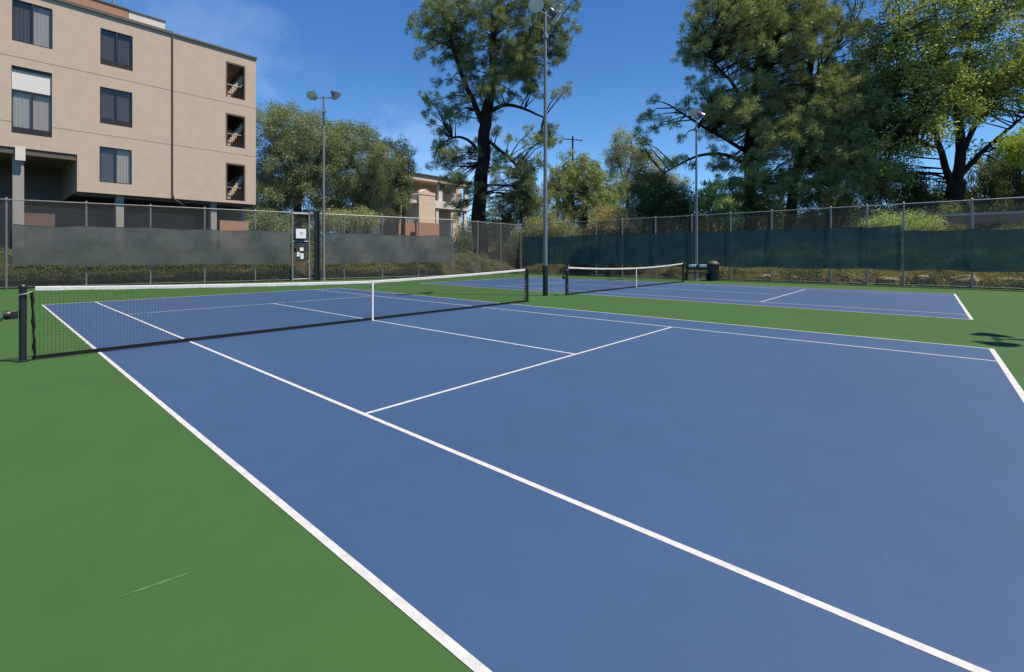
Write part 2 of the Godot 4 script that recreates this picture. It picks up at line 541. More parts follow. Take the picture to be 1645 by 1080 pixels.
# ---------------------------------------------------------------- nets
func make_net(cx: float, cz: float, label: String, winch_side: float, slack := 0.45) -> void:
	var root := thing("tennis_net", label, "tennis net", Vector3(cx, 0, cz), 0.0, "tennis nets")
	var half := 6.40
	var top := func(x: float) -> float:
		var t := absf(x) / half
		return lerpf(1.045, 1.215, t * (1.0 - slack) + t * t * slack)
	var net := Shape.new()
	var n := 268
	for i in n + 1:
		var x := lerpf(-half + 0.1, half - 0.1, float(i) / n)
		net.wire(Vector3(x, 0.02, 0), Vector3(x, top.call(x) - 0.02, 0), 0.0013)
	for j in 26:
		var seg := 24
		for i in seg:
			var x0 := lerpf(-half + 0.1, half - 0.1, float(i) / seg)
			var x1 := lerpf(-half + 0.1, half - 0.1, float(i + 1) / seg)
			net.wire(Vector3(x0, lerpf(0.02, top.call(x0) - 0.03, j / 25.0), 0), Vector3(x1, lerpf(0.02, top.call(x1) - 0.03, j / 25.0), 0), 0.0013)
	part("netting", net.mesh(), M.cord, root).set_meta("kind", "stuff")
	var hem := Shape.new()  # dark strip: bottom tape with the net's shadow line painted into it
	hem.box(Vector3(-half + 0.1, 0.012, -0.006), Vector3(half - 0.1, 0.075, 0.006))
	part("bottom_tape_and_shadow", hem.mesh(), M.cord, root)
	# headband folded over the cable
	var band := Shape.new()
	var steps := 48
	for i in steps:
		var x0 := lerpf(-half + 0.14, half - 0.14, float(i) / steps)
		var x1 := lerpf(-half + 0.14, half - 0.14, float(i + 1) / steps)
		var y0: float = top.call(x0)
		var y1: float = top.call(x1)
		var d0 := 0.065 + 0.004 * sin(i * 1.9)
		var d1 := 0.065 + 0.004 * sin((i + 1) * 1.9)
		for s in [-1.0, 1.0]:
			band.quad(Vector3(x0, y0 - d0, s * 0.009), Vector3(x1, y1 - d1, s * 0.009), Vector3(x1, y1 - 0.008, s * 0.012), Vector3(x0, y0 - 0.008, s * 0.012), Vector3(0, 0, s))
			band.quad(Vector3(x0, y0 - 0.008, s * 0.012), Vector3(x1, y1 - 0.008, s * 0.012), Vector3(x1, y1, 0), Vector3(x0, y0, 0), Vector3(0, 1, s))
	part("headband", band.mesh(), M.band, root)
	var strap := Shape.new()
	strap.box(Vector3(-0.026, 0.0, -0.016), Vector3(0.026, 1.052, -0.0125))
	strap.box(Vector3(-0.026, 0.0, 0.0125), Vector3(0.026, 1.052, 0.016))
	strap.box(Vector3(-0.026, 1.052, -0.016), Vector3(0.026, 1.056, 0.016))
	part("center_strap", strap.mesh(), M.band, root)
	for s in [-1.0, 1.0]:
		var p := Shape.new()
		p.tube([Vector3(0, -0.1, 0), Vector3(0, 1.20, 0)], [0.046, 0.046], 16)
		var post := part("post", p.mesh(), M.black_paint, root, Vector3(s * half, 0, 0))
		var cap := Shape.new()
		cap.lathe(Transform3D.IDENTITY, [[0.053, 1.19], [0.053, 1.225], [0.04, 1.245], [0.0, 1.25]], 16)
		part("cap", cap.mesh(), M.black_paint, post)
		var collar := Shape.new()
		collar.lathe(Transform3D.IDENTITY, [[0.085, 0.0], [0.085, 0.02], [0.054, 0.03]], 16)
		part("collar", collar.mesh(), M.black_paint, post)
		# the lacing edge of the net
		var lace := Shape.new()
		var pts := []
		var rad := []
		for k in 14:
			pts.push_back(Vector3(s * (half - 0.105 - 0.03 * (1.0 - k / 13.0)) + 0.006 * sin(k * 2.4), 0.06 + 1.07 * k / 13.0, 0.006 * cos(k * 1.7)))
			rad.push_back(0.019 + 0.006 * sin(k * 1.3 + s))
		lace.tube(pts, rad, 7)
		part("lacing", lace.mesh(), M.cord, root)
		var rope := Shape.new()
		rope.wire(Vector3(s * half, 1.17, 0.03), Vector3(s * (half - 0.15), top.call(half - 0.15) - 0.005, 0), 0.006)
		part("cable", rope.mesh(), M.cord, root)
		if s == winch_side:
			var wn := Shape.new()
			wn.bevel_box(Vector3(-0.16, 0.70, -0.05), Vector3(-0.055, 0.84, 0.05), 0.015)
			wn.lathe(Transform3D(Basis(Vector3.FORWARD, PI / 2) * Basis.IDENTITY, Vector3(-0.17, 0.77, 0.0)), [[0.0, -0.05], [0.07, -0.04], [0.075, 0.0], [0.07, 0.03], [0.0, 0.04]], 14)
			wn.tube([Vector3(-0.18, 0.77, 0.02), Vector3(-0.235, 0.73, 0.05), Vector3(-0.24, 0.68, 0.055)], [0.013, 0.013, 0.017], 8)
			part("winch", wn.mesh(), M.black_paint, root, Vector3(s * half, 0, 0))
			var hook := Shape.new()
			hook.tube([Vector3(-0.07, 1.06, 0.05), Vector3(-0.03, 1.09, 0.07), Vector3(0.04, 1.10, 0.06), Vector3(0.11, 1.13, 0.03)], [0.008, 0.01, 0.01, 0.008], 7)
			part("tension_wire", hook.mesh(), M.dull_steel, root, Vector3(s * half, 0, 0))

# ---------------------------------------------------------------- lamps
func make_lamp(base: Vector3, height: float, label: String, padded: bool, arm_turn := 0.0, spread := 0.65) -> void:
	var root := thing("light_pole", label, "light pole", base, 0.0, "tall court light poles")
	var p := Shape.new()
	p.tube([Vector3(0, -0.2, 0), Vector3(0, height * 0.5, 0), Vector3(0, height, 0)], [0.092, 0.078, 0.06], 18)
	part("pole", p.mesh(), M.dull_steel, root)
	if padded:
		var pad := Shape.new()
		pad.lathe(Transform3D.IDENTITY, [[0.105, 0.0], [0.11, 0.03], [0.11, 1.26], [0.095, 1.29]], 18)
		part("padding", pad.mesh(), M.black_paint, root)
	else:
		var f := Shape.new()
		f.lathe(Transform3D.IDENTITY, [[0.2, 0.0], [0.2, 0.03], [0.1, 0.04]], 18)
		part("base_flange", f.mesh(), M.dull_steel, root)
	var dir := Vector3(cos(arm_turn), 0, sin(arm_turn))
	var arm := Shape.new()
	arm.tube([dir * -spread + Vector3(0, height - 0.12, 0), dir * spread + Vector3(0, height - 0.12, 0)], [0.035, 0.035], 10)
	part("crossarm", arm.mesh(), M.dull_steel, root)
	var br := Shape.new()
	br.bevel_box(Vector3(-0.1, height - 1.15, -0.1), Vector3(0.1, height - 0.95, 0.1), 0.02)
	part("junction_box", br.mesh(), M.galvanised, root)
	for s in [-1.0, 1.0]:
		var tilt := Basis(dir, 0.75 * s) if absf(arm_turn) > 1.0 else Basis(Vector3(0, 0, 1), 0.5 * s) * Basis(Vector3(1, 0, 0), -0.5)
		var t := Transform3D(tilt, dir * spread * s + Vector3(0, height + 0.1, 0))
		var h := Shape.new()
		h.lathe(t, [[0.0, 0.30], [0.12, 0.29], [0.15, 0.14], [0.24, 0.05], [0.33, -0.12], [0.345, -0.16], [0.33, -0.16]], 20)
		var head := part("floodlight", h.mesh(), M.housing, root)
		var g := Shape.new()
		g.lathe(t, [[0.33, -0.15], [0.25, -0.18], [0.0, -0.20]], 20)
		part("lens", g.mesh(), M.lens, head)
		var y := Shape.new()
		y.tube([dir * spread * s + Vector3(0, height - 0.13, 0), t * Vector3(0, 0.1, 0)], [0.03, 0.03], 8)
		part("bracket", y.mesh(), M.dull_steel, head)

# ---------------------------------------------------------------- fences
func chain_link(length: float, height: float) -> ArrayMesh:
	var s := Shape.new()
	var step := 0.075
	var r := 0.0024
	var x := -height
	while x < length:
		for d in [0, 1]:
			# rising to the right, then rising to the left
			var x0 := x
			var y0 := 0.0
			var x1 := x + height
			var y1 := height
			if x0 < 0.0:
				y0 = -x0
				x0 = 0.0
			if x1 > length:
				y1 -= x1 - length
				x1 = length
			if x1 - x0 > 0.01:
				if d == 0:
					s.wire(Vector3(x0, y0 + 0.05, 0.004), Vector3(x1, y1 + 0.05, 0.004), r)
				else:
					s.wire(Vector3(x0, height - y0 + 0.05, -0.004), Vector3(x1, height - y1 + 0.05, -0.004), r)
		x += step
	return s.mesh()

func make_fence(a: Vector3, b: Vector3, stops: Array, label: String, thick := 0.042) -> Node3D:
	var d := b - a
	var turn := atan2(-d.z, d.x)
	var root := thing("chain_link_fence", label, "fence", a, turn, "chain link court fences")
	var l := d.length()
	var h := 4.52
	var post := tube_mesh([Vector3(0, -0.3, 0), Vector3(0, h + 0.02, 0)], [thick, thick], 10)
	var cap := Shape.new()
	cap.lathe(Transform3D.IDENTITY, [[thick + 0.008, h + 0.01], [thick + 0.006, h + 0.05], [0.0, h + 0.09]], 10)
	var cap_mesh := cap.mesh()
	for t in stops:
		var p := part("post", post, M.galvanised, root, Vector3(t, 0, 0))
		part("cap", cap_mesh, M.galvanised, p)
	part("top_rail", tube_mesh([Vector3(0, h - 0.03, 0.045), Vector3(l, h - 0.03, 0.045)], [0.028, 0.028], 8), M.galvanised, root)
	part("bottom_rail", tube_mesh([Vector3(0, 0.10, 0.045), Vector3(l, 0.10, 0.045)], [0.018, 0.018], 8), M.dull_steel, root)
	part("chain_link_mesh", chain_link(l, h - 0.1), M.wire, root, Vector3(0, 0, 0.075)).set_meta("kind", "stuff")
	return root

# cloth tied to a fence: hangs a little slack between its ties
func make_screen(a: Vector3, b: Vector3, lo: float, hi: float, material: Material, label: String, seed_: float, every := 2.7) -> void:
	var d := b - a
	var l := d.length()
	var root := thing("windscreen", label, "windscreen", a, atan2(-d.z, d.x), "windscreens tied to the fences")
	var s := Shape.new()
	var nx := int(l / 0.3)
	var ny := 8
	var pts := []
	for j in ny + 1:
		for i in nx + 1:
			var x := l * i / nx
			var t := float(j) / ny
			var ph := fposmod(x, every) / every
			var sag := 0.065 * sin(PI * ph) * (1.0 + 0.6 * sin(x * 0.9 + seed_))
			var y := lerpf(lo + sag * 0.6 + 0.03 * sin(x * 1.7 + seed_), hi - sag, t)
			var z := 0.024 * sin(x * 2.1 + t * 3.0 + seed_) + 0.022 * sin(x * 6.3 - t * 5.0 + 2.0 * sin(x)) * sin(PI * t)
			pts.push_back(Vector3(x, y, z + 0.035 * sin(PI * t) * sin(PI * ph)))
	var n := PackedVector3Array()
	for j in ny + 1:
		for i in nx + 1:
			var p0: Vector3 = pts[j * (nx + 1) + maxi(i - 1, 0)]
			var p1: Vector3 = pts[j * (nx + 1) + mini(i + 1, nx)]
			var q0: Vector3 = pts[maxi(j - 1, 0) * (nx + 1) + i]
			var q1: Vector3 = pts[mini(j + 1, ny) * (nx + 1) + i]
			s.v.push_back(pts[j * (nx + 1) + i])
			s.n.push_back((p1 - p0).cross(q1 - q0).normalized())
			s.uv.push_back(Vector2(i, j))
			s.c.push_back(Color(1, 1, 1))
	for j in ny:
		for i in nx:
			var p := j * (nx + 1) + i
			s.idx.append_array(PackedInt32Array([p, p + nx + 1, p + 1, p + 1, p + nx + 1, p + nx + 2]))
	part("cloth", s.mesh(), material, root)
	var hem := Shape.new()
	hem.tube(pts.slice(ny * (nx + 1)), range(nx + 1).map(func(_i): return 0.009), 4)
	part("hem", hem.mesh(), M.dark_board, root)

var fence_a := Vector3(-6.032, 0, -23.494)
var fence_b := Vector3(17.903, 0, -17.29)
var fence_c := Vector3(26.5, 0, -17.45)

func along(t: float, off := 0.0) -> Vector3:
	var d := (fence_b - fence_a).normalized()
	return fence_a + d * t + Vector3(-d.z, 0, d.x) * off

func make_fences() -> void:
	var a := along(-18.0)
	make_fence(a, fence_b, [0.0, 3.0, 6.0, 9.0, 12.0, 15.0, 18.0, 20.99, 23.72, 26.29, 28.96, 34.4, 37.1, 39.9, 42.73], "galvanised chain link fence below the apartment house, carrying the grey screen")
	make_fence(fence_b, fence_c, [2.9, 5.8], "short stretch of bare chain link fence in front of the tall tree trunk")
	make_fence(fence_c, Vector3(26.5, 0, 20.9), [0.0, 2.7, 5.4, 8.1, 10.45, 13.2, 15.9, 18.5, 20.97, 24.11, 25.83, 27.43, 30.1, 32.8, 35.5, 38.35], "galvanised chain link fence along the right, carrying the green screen", 0.05)
	make_screen(along(-0.25 + 0.5, 0.16), along(12.95, 0.16), 1.12, 3.27, M.grey_screen, "grey windscreen cloth on the fence below the beige apartment house", 0.4)
	make_screen(along(-17.8, 0.16), along(-0.2, 0.16), 1.15, 3.35, M.lilac_screen, "pale grey windscreen cloth left of the thick fence post at the picture's left edge", 1.7)
	make_screen(along(15.1, 0.16), along(24.65, 0.16), 1.10, 3.22, M.grey_screen, "grey windscreen cloth right of the fence gate, ending at the dark tree trunk", 2.9)
	make_screen(Vector3(26.34, 0, -17.0), Vector3(26.34, 0, 9.9), 0.88, 3.36, M.green_screen, "dark green windscreen cloth behind the far net", 4.1)
	make_screen(Vector3(26.34, 0, 10.0), Vector3(26.34, 0, 20.7), 0.86, 3.04, M.green_screen, "dark green windscreen cloth at the right picture edge, slightly lower than its neighbour", 5.3)

func make_gate() -> void:
	var p := along(13.08, 0.12)
	var d := along(14.11, 0.12) - p
	var root := thing("fence_gate", "narrow steel pedestrian gate in the far fence, with signs on it", "gate", p, atan2(-d.z, d.x))
	var l := d.length()
	for x in [0.0, l]:
		part("gate_post", tube_mesh([Vector3(x, -0.1, 0), Vector3(x, 4.55, 0)], [0.055, 0.055], 12), M.galvanised, root)
	part("frame_rail", tube_mesh([Vector3(0, 4.42, 0), Vector3(l, 4.42, 0)], [0.03, 0.03], 8), M.galvanised, root)
	part("frame_rail", tube_mesh([Vector3(0, 2.60, 0), Vector3(l, 2.60, 0)], [0.035, 0.035], 8), M.galvanised, root)
	part("frame_rail", tube_mesh([Vector3(0, 0.12, 0), Vector3(l, 0.12, 0)], [0.03, 0.03], 8), M.galvanised, root)
	var infill := Shape.new()
	infill.box(Vector3(0.08, 1.9, -0.012), Vector3(l - 0.08, 3.5, 0.0))
	part("backing_panel", infill.mesh(), M.dark_board, root)
	var latch := Shape.new()
	latch.bevel_box(Vector3(l - 0.12, 1.15, 0.03), Vector3(l + 0.02, 1.3, 0.1), 0.012)
	part("latch", latch.mesh(), M.dull_steel, root)
	# signs
	var t := thing("notice_sign", "square white notice sign high on the fence gate", "sign", along(13.6, 0.215), root.rotation.y)
	var b := Shape.new()
	b.bevel_box(Vector3(-0.32, 2.80, 0), Vector3(0.30, 3.42, 0.015), 0.004)
	part("plate", b.mesh(), M.white_sheet, t)
	var mk := Shape.new()
	for e in [[-0.03, 3.12, 0.02, 0.13, 0.2], [0.05, 3.1, 0.022, 0.10, -0.5], [0.02, 3.2, 0.05, 0.02, 0.3]]:
		mk.boxt(Transform3D(Basis(Vector3(0, 0, 1), e[4]), Vector3(e[0], e[1], 0.018)), Vector3(e[2], e[3], 0.001))
	part("print", mk.mesh(), M.print_grey, t)
	var k := thing("rules_board", "dark board with white paper notices on the fence gate, below the square sign", "notice board", along(13.6, 0.215), root.rotation.y)
	var kb := Shape.new()
	kb.bevel_box(Vector3(-0.30, 1.28, 0), Vector3(0.26, 2.45, 0.015), 0.004)
	part("board", kb.mesh(), M.dark_board, k)
	for r in [[-0.08, 1.98, 0.14, 2.2, 0.1], [-0.26, 1.62, -0.10, 1.90, -0.06], [-0.05, 1.45, 0.14, 1.82, 0.04]]:
		var sh := Shape.new()
		sh.boxt(Transform3D(Basis(Vector3(0, 0, 1), r[4]), Vector3((r[0] + r[2]) / 2, (r[1] + r[3]) / 2, 0.02)), Vector3((r[2] - r[0]) / 2, (r[3] - r[1]) / 2, 0.002))
		part("paper", sh.mesh(), M.white_sheet, k)
	var q := thing("steel_column", "dark square steel column between the fence gate and the light pole", "column", along(14.6, 0.1), root.rotation.y)
	var qs := Shape.new()
	qs.bevel_box(Vector3(-0.15, -0.1, -0.12), Vector3(0.15, 4.6, 0.12), 0.015)
	part("shaft", qs.mesh(), M.black_paint, q)
	var qc := Shape.new()
	qc.bevel_box(Vector3(-0.18, 4.6, -0.15), Vector3(0.18, 4.66, 0.15), 0.01)
	part("cap", qc.mesh(), M.black_paint, q)

# ---------------------------------------------------------------- buildings
func cut(parent: CSGCombiner3D, lo: Vector3, hi: Vector3, op := CSGShape3D.OPERATION_SUBTRACTION, m: Material = M.stucco) -> void:
	var b := CSGBox3D.new()
	b.name = "block"
	b.size = hi - lo
	b.position = (lo + hi) / 2.0
	b.operation = op
	b.material = m
	parent.add_child(b, true)

func window(root: Node3D, x0: float, x1: float, y0: float, y1: float, z: float, left_back: Material, right_back: Material, sill_band := false) -> void:
	var f := Shape.new()
	var w := 0.055
	var zf := z - 0.10
	f.box(Vector3(x0, y0, zf), Vector3(x0 + w, y1, zf + 0.08))
	f.box(Vector3(x1 - w, y0, zf), Vector3(x1, y1, zf + 0.08))
	f.box(Vector3(x0 + w, y0, zf), Vector3(x1 - w, y0 + w, zf + 0.08))
	f.box(Vector3(x0 + w, y1 - w, zf), Vector3(x1 - w, y1, zf + 0.08))
	var win := part("window", f.mesh(), M.bronze, root)
	var xm := (x0 + x1) / 2.0
	part("mullion", box_mesh(Vector3(xm - 0.035, y0 + w, zf + 0.005), Vector3(xm + 0.035, y1 - w, zf + 0.075)), M.bronze, win)
	var ym := y0 + w
	if sill_band:
		ym = y0 + 0.36
		part("spandrel", box_mesh(Vector3(x0 + w, y0 + w, zf + 0.01), Vector3(xm - 0.035, ym, zf + 0.05)), M.bronze, win)
		part("spandrel", box_mesh(Vector3(xm + 0.035, y0 + w, zf + 0.01), Vector3(x1 - w, ym, zf + 0.05)), M.bronze, win)
	part("pane", box_mesh(Vector3(x0 + w, ym, zf + 0.03), Vector3(xm - 0.035, y1 - w, zf + 0.04)), M.glass, win)
	part("pane", box_mesh(Vector3(xm + 0.035, ym, zf + 0.025), Vector3(x1 - w, y1 - w, zf + 0.035)), M.glass, win)
	drape(win, x0 + w, xm, y0 + w, y1 - w, z - 0.15, left_back)
	drape(win, xm, x1 - w, y0 + w, y1 - w, z - 0.155, right_back)

func drape(win: Node3D, x0: float, x1: float, y0: float, y1: float, z: float, m: Material) -> void:
	var s := Shape.new()
	var k := 14
	for i in k:
		var a := lerpf(x0, x1, float(i) / k)
		var b := lerpf(x0, x1, float(i + 1) / k)
		var za := z + (0.008 * sin(i * 2.2 + x0 * 3.0 + y0) + 0.005 * sin(i * 4.1))
		var zb := z + (0.008 * sin((i + 1) * 2.2 + x0 * 3.0 + y0) + 0.005 * sin((i + 1) * 4.1))
		s.quad(Vector3(a, y0, za), Vector3(b, y0, zb), Vector3(b, y1, zb), Vector3(a, y1, za), Vector3(0, 0, 1))
	part("curtain", s.mesh(), m, win)

func make_apartment() -> void:
	var z := -27.0
	var root := thing("apartment_building", "beige stucco apartment block on columns at the left picture edge", "building", Vector3(0, 1.9, z))
	var o := Vector3(0, 1.9, z)
	var body := CSGCombiner3D.new()
	body.name = "wall"
	root.add_child(body)
	body.position = -o
	cut(body, Vector3(-24, 5.5, -41), Vector3(6.87, 16.5, z), CSGShape3D.OPERATION_UNION)
	cut(body, Vector3(-25, 5.0, -36), Vector3(-3.08, 7.7, z + 1), CSGShape3D.OPERATION_SUBTRACTION, M.stucco)
	var holes := [[-5.74, -4.13, 13.62, 15.95], [-5.76, -4.15, 8.5, 12.24], [-2.03, -0.46, 13.43, 15.65], [-2.05, -0.48, 9.81, 12.05], [-2.07, -0.51, 6.19, 8.38], [-10.2, -8.5, 13.6, 15.9], [-10.2, -8.5, 9.8, 12.1]]
	for h in holes:
		cut(body, Vector3(h[0], h[2], z - 0.45), Vector3(h[1], h[3], z + 0.5))
	# open stairwell at the right end, one landing a storey
	var stair := [[13.19, 15.74], [9.61, 12.0], [5.7, 8.4]]
	for k in 3:
		cut(body, Vector3(4.84, stair[k][0], z - 0.3), Vector3(6.14, stair[k][1], z + 0.5))
		cut(body, Vector3(4.3, stair[k][0] - 0.06, z - 6.5), Vector3(6.6, stair[k][1] + 0.35, z - 0.25), CSGShape3D.OPERATION_SUBTRACTION, M.stucco)
		if k == 0:
			cut(body, Vector3(6.4, stair[k][0] + 0.9, z - 6.0), Vector3(7.5, stair[k][1] - 0.5, z - 2.0), CSGShape3D.OPERATION_SUBTRACTION, M.stucco)
	# joints between storeys
	for y in [12.72, 9.08]:
		cut(body, Vector3(-25, y, z - 0.012), Vector3(8, y + 0.035, z + 0.5))
	for h in holes:
		var dark: Material = M.dark_curtain
		if h[2] == 8.5:
			window(root_shift(root), h[0] , h[1], 8.5, 10.9, z, M.blind, M.curtain, true)
			part("blind_panel", box_mesh(Vector3(h[0] + 0.02, 10.95, z - 0.2), Vector3(h[1] - 0.02, 12.05, z - 0.12)), M.blind, root_shift(root))
			part("transom", box_mesh(Vector3(h[0], 10.9, z - 0.22), Vector3(h[1], 10.95, z - 0.08)), M.bronze, root_shift(root))
			part("lintel", box_mesh(Vector3(h[0], 12.05, z - 0.22), Vector3(h[1], 12.24, z - 0.06)), M.bronze, root_shift(root))
		elif h[2] == 6.19:
			window(root_shift(root), h[0], h[1], h[2], h[3], z, M.dark_curtain, M.curtain)
		elif h[2] == 9.81 and h[0] > -3:
			window(root_shift(root), h[0], h[1], h[2], h[3], z, M.dark_curtain, M.dark_curtain, true)
		elif h[2] > 13.6:
			window(root_shift(root), h[0], h[1], h[2], h[3], z, M.dark_curtain, M.blind)
		else:
			window(root_shift(root), h[0], h[1], h[2], h[3], z, dark, M.dark_curtain, true)
	# stair flights and rails in the stairwell
	for k in 3:
		var y: float = stair[k][0]
		for n in 9:
			part("stair_step", box_mesh(Vector3(5.0 + n * 0.13 , y + 0.15 + n * 0.2, z - 1.3), Vector3(5.3 + n * 0.13, y + 0.36 + n * 0.2, z - 0.45)), M.stucco, root_shift(root))
		var r := Shape.new()
		for n in 8:
			r.wire(Vector3(4.95 + n * 0.155, y, z - 0.2), Vector3(4.95 + n * 0.155, y + 0.95, z - 0.2), 0.012)
		r.wire(Vector3(4.84, y + 0.95, z - 0.2), Vector3(6.14, y + 0.95, z - 0.2), 0.03)
		r.wire(Vector3(5.0, y + 1.1, z - 0.4), Vector3(6.2, y + 2.3, z - 0.4), 0.03)
		var tr := Shape.new()
		var top_y: float = stair[k][1]
		tr.box(Vector3(4.845, y + 0.002, z - 0.16), Vector3(4.93, top_y - 0.002, z + 0.012))
		tr.box(Vector3(6.05, y + 0.002, z - 0.16), Vector3(6.135, top_y - 0.002, z + 0.012))
		tr.box(Vector3(4.93, top_y - 0.12, z - 0.16), Vector3(6.05, top_y - 0.002, z + 0.012))
		part("opening_frame", tr.mesh(), M.coping, root_shift(root))
		part("landing_wall", box_mesh(Vector3(5.3, y, z - 1.62), Vector3(6.6, y + 1.5, z - 1.5)), M.stucco, root_shift(root))
		part("railing", r.mesh(), M.bronze, root_shift(root))
	# roof edge
	part("coping", box_mesh(Vector3(1.64, 16.5, -41.1), Vector3(6.95, 16.62, z + 0.1)), M.coping, root_shift(root))
	part("coping", box_mesh(Vector3(-24.1, 16.503, -41.1), Vector3(1.64, 16.68, z + 0.1)), M.coping, root_shift(root))
	part("roof_parapet", box_mesh(Vector3(-24, 16.68, z - 0.5), Vector3(-0.62, 17.35, z - 0.25)), M.salmon, root_shift(root))
	part("roof_parapet", box_mesh(Vector3(-0.62, 16.68, z - 0.48), Vector3(1.28, 17.3, z - 0.23)), M.stucco_white, root_shift(root))
	part("parapet_cap", box_mesh(Vector3(-24.05, 17.35, z - 0.55), Vector3(-0.62, 17.43, z - 0.2)), M.coping, root_shift(root))
	part("parapet_cap", box_mesh(Vector3(-0.62, 17.3, z - 0.53), Vector3(1.33, 17.37, z - 0.18)), M.coping, root_shift(root))
	part("vent_pipe", tube_mesh([Vector3(-1.2, 16.6, z - 1.6), Vector3(-1.2, 18.3, z - 1.6)], [0.06, 0.06], 8), M.dull_steel, root_shift(root))
	var spout := Shape.new()
	spout.tube([Vector3(1.64, 16.45, z + 0.07), Vector3(1.64, 5.75, z + 0.07), Vector3(1.75, 5.45, z + 0.02), Vector3(2.6, 4.95, z - 0.3)], [0.04, 0.04, 0.04, 0.04], 8)
	part("downspout", spout.mesh(), M.brick_wall, root_shift(root))
	# columns, beam and back walls of the open ground floor
	for c in [[-5.72, -5.26, 7.7], [-1.25, -0.85, 5.5], [3.98, 4.36, 5.5], [-11.0, -10.5, 7.7]]:
		var s := Shape.new()
		s.bevel_box(Vector3(c[0], 1.5, z - 0.75), Vector3(c[1], c[2], z - 0.3), 0.02)
		part("column", s.mesh(), M.concrete, root_shift(root))
	part("carport_beam", box_mesh(Vector3(-24, 7.35, z - 0.29), Vector3(-3.1, 7.698, z - 0.06)), M.coping, root_shift(root))
	part("soffit_beam", box_mesh(Vector3(-3.07, 5.3, z - 0.7), Vector3(6.8, 5.497, z - 0.31)), M.coping, root_shift(root))
	part("column_plaque", box_mesh(Vector3(-5.62, 7.0, z - 0.055), Vector3(-5.22, 7.75, z + 0.03)), M.stucco_white, root_shift(root))
	part("carport_back_wall", box_mesh(Vector3(-24, 1.0, -38.0), Vector3(6.8, 5.45, -37.7)), M.concrete, root_shift(root))
	part("carport_back_wall", box_mesh(Vector3(-24, 5.46, -36.0), Vector3(-3.1, 7.69, -35.8)), M.concrete, root_shift(root))
	part("carport_side_wall", box_mesh(Vector3(6.3, 1.0, -37.6), Vector3(6.6, 5.45, z - 1.2)), M.concrete, root_shift(root))
	part("garden_wall", box_mesh(Vector3(-7.6, 1.2, z - 1.6), Vector3(3.2, 4.55, z - 1.35)), M.brick_wall, root_shift(root))
	part("garden_wall", box_mesh(Vector3(4.5, 1.2, z - 0.3), Vector3(6.4, 4.2, z - 0.1)), M.salmon, root_shift(root))

# everything of the apartment house is written in world coordinates; this hands out a parent that undoes its base
func root_shift(root: Node3D) -> Node3D:
	return root

func shift_children(root: Node3D) -> void:
	for c in root.get_children():
		if c is MeshInstance3D:
			c.position -= root.position

func on_plane(px: float, py: float, z0: float) -> Vector3:
	var a := (px - 822.5) / FOCAL
	return at(px, py, (EYE.z - z0) / (cos(YAW) - sin(YAW) * a))

func make_far_house() -> void:
	var z := -46.0
	var base := on_plane(680, 380, z)
	base.y = 2.2
	var root := thing("balcony_house", "cream two storey house with dark balconies far behind the fence", "building", base)
	var b := func(called: String, p0: Vector2, p1: Vector2, zf: float, depth: float, m: Material) -> void:
		var lo := on_plane(p0.x, p1.y, z)
		var hi := on_plane(p1.x, p0.y, z)
		lo.y = on_plane(690, p1.y, z).y
		hi.y = on_plane(690, p0.y, z).y
		part(called, box_mesh(Vector3(lo.x, lo.y, zf - depth), Vector3(hi.x, hi.y, zf)), m, root, -base)
	b.call("wall", Vector2(630, 292), Vector2(760, 400), z - 3.0, 8.0, M.stucco_far)
	b.call("tower_wall", Vector2(663, 312), Vector2(689, 400), z + 1.5, 4.4, M.stucco_far)
	b.call("balcony_parapet", Vector2(634, 361), Vector2(662.8, 400), z + 1.0, 3.9, M.salmon)
	b.call("planter_wall", Vector2(656, 360), Vector2(692, 400), z + 2.0, 0.45, M.salmon)
	b.call("floor_slab", Vector2(650, 325), Vector2(662.9, 330), z + 1.2, 4.1, M.stucco_white)
	b.call("floor_slab", Vector2(689.2, 322), Vector2(750, 334), z + 0.6, 3.5, M.stucco_white)
	b.call("roof_fascia", Vector2(640, 285), Vector2(752, 293), z + 0.9, 5.0, M.stucco_far)
	b.call("roof_edge", Vector2(638, 283.4), Vector2(754, 284.9), z + 1.1, 5.4, M.coping)
	for x in [[702, 708], [724, 729], [744, 750]]:
		b.call("balcony_post", Vector2(x[0], 293.2), Vector2(x[1], 321.8), z + 0.4, 0.4, M.stucco_white)
	for x in [[698, 702], [722, 726], [743, 747]]:
		b.call("balcony_post", Vector2(x[0], 334.2), Vector2(x[1], 400), z + 0.4, 0.4, M.stucco_white)
	b.call("balcony_post", Vector2(638.5, 330.2), Vector2(641, 360.8), z + 0.8, 0.3, M.stucco_white)
	var gable := Shape.new()
	var l := on_plane(661, 313, z)
	var r := on_plane(691, 313, z)
	var t := on_plane(673, 305, z)
	for zz in [z + 1.55]:
		gable.tri(Vector3(l.x, l.y, zz), Vector3(r.x, l.y, zz), Vector3(t.x, t.y, zz), Vector3(0, 0, 1))
		gable.quad(Vector3(l.x, l.y, zz), Vector3(t.x, t.y, zz), Vector3(t.x, t.y, zz - 4.0), Vector3(l.x, l.y, zz - 4.0), Vector3(-1, 1, 0))
		gable.quad(Vector3(r.x, l.y, zz), Vector3(t.x, t.y, zz), Vector3(t.x, t.y, zz - 4.0), Vector3(r.x, l.y, zz - 4.0), Vector3(1, 1, 0))
	part("tower_roof", gable.mesh(), M.stucco_far, root, -base)
	for k in 7:
		var p := on_plane(642 + k * 2.9, 352, z)
		part("railing_bar", box_mesh(Vector3(p.x - 0.04, p.y - 0.9, z + 0.7), Vector3(p.x + 0.04, p.y, z + 0.8)), M.stucco_white, root, -base)

# ---------------------------------------------------------------- plants
var sprigs := {}

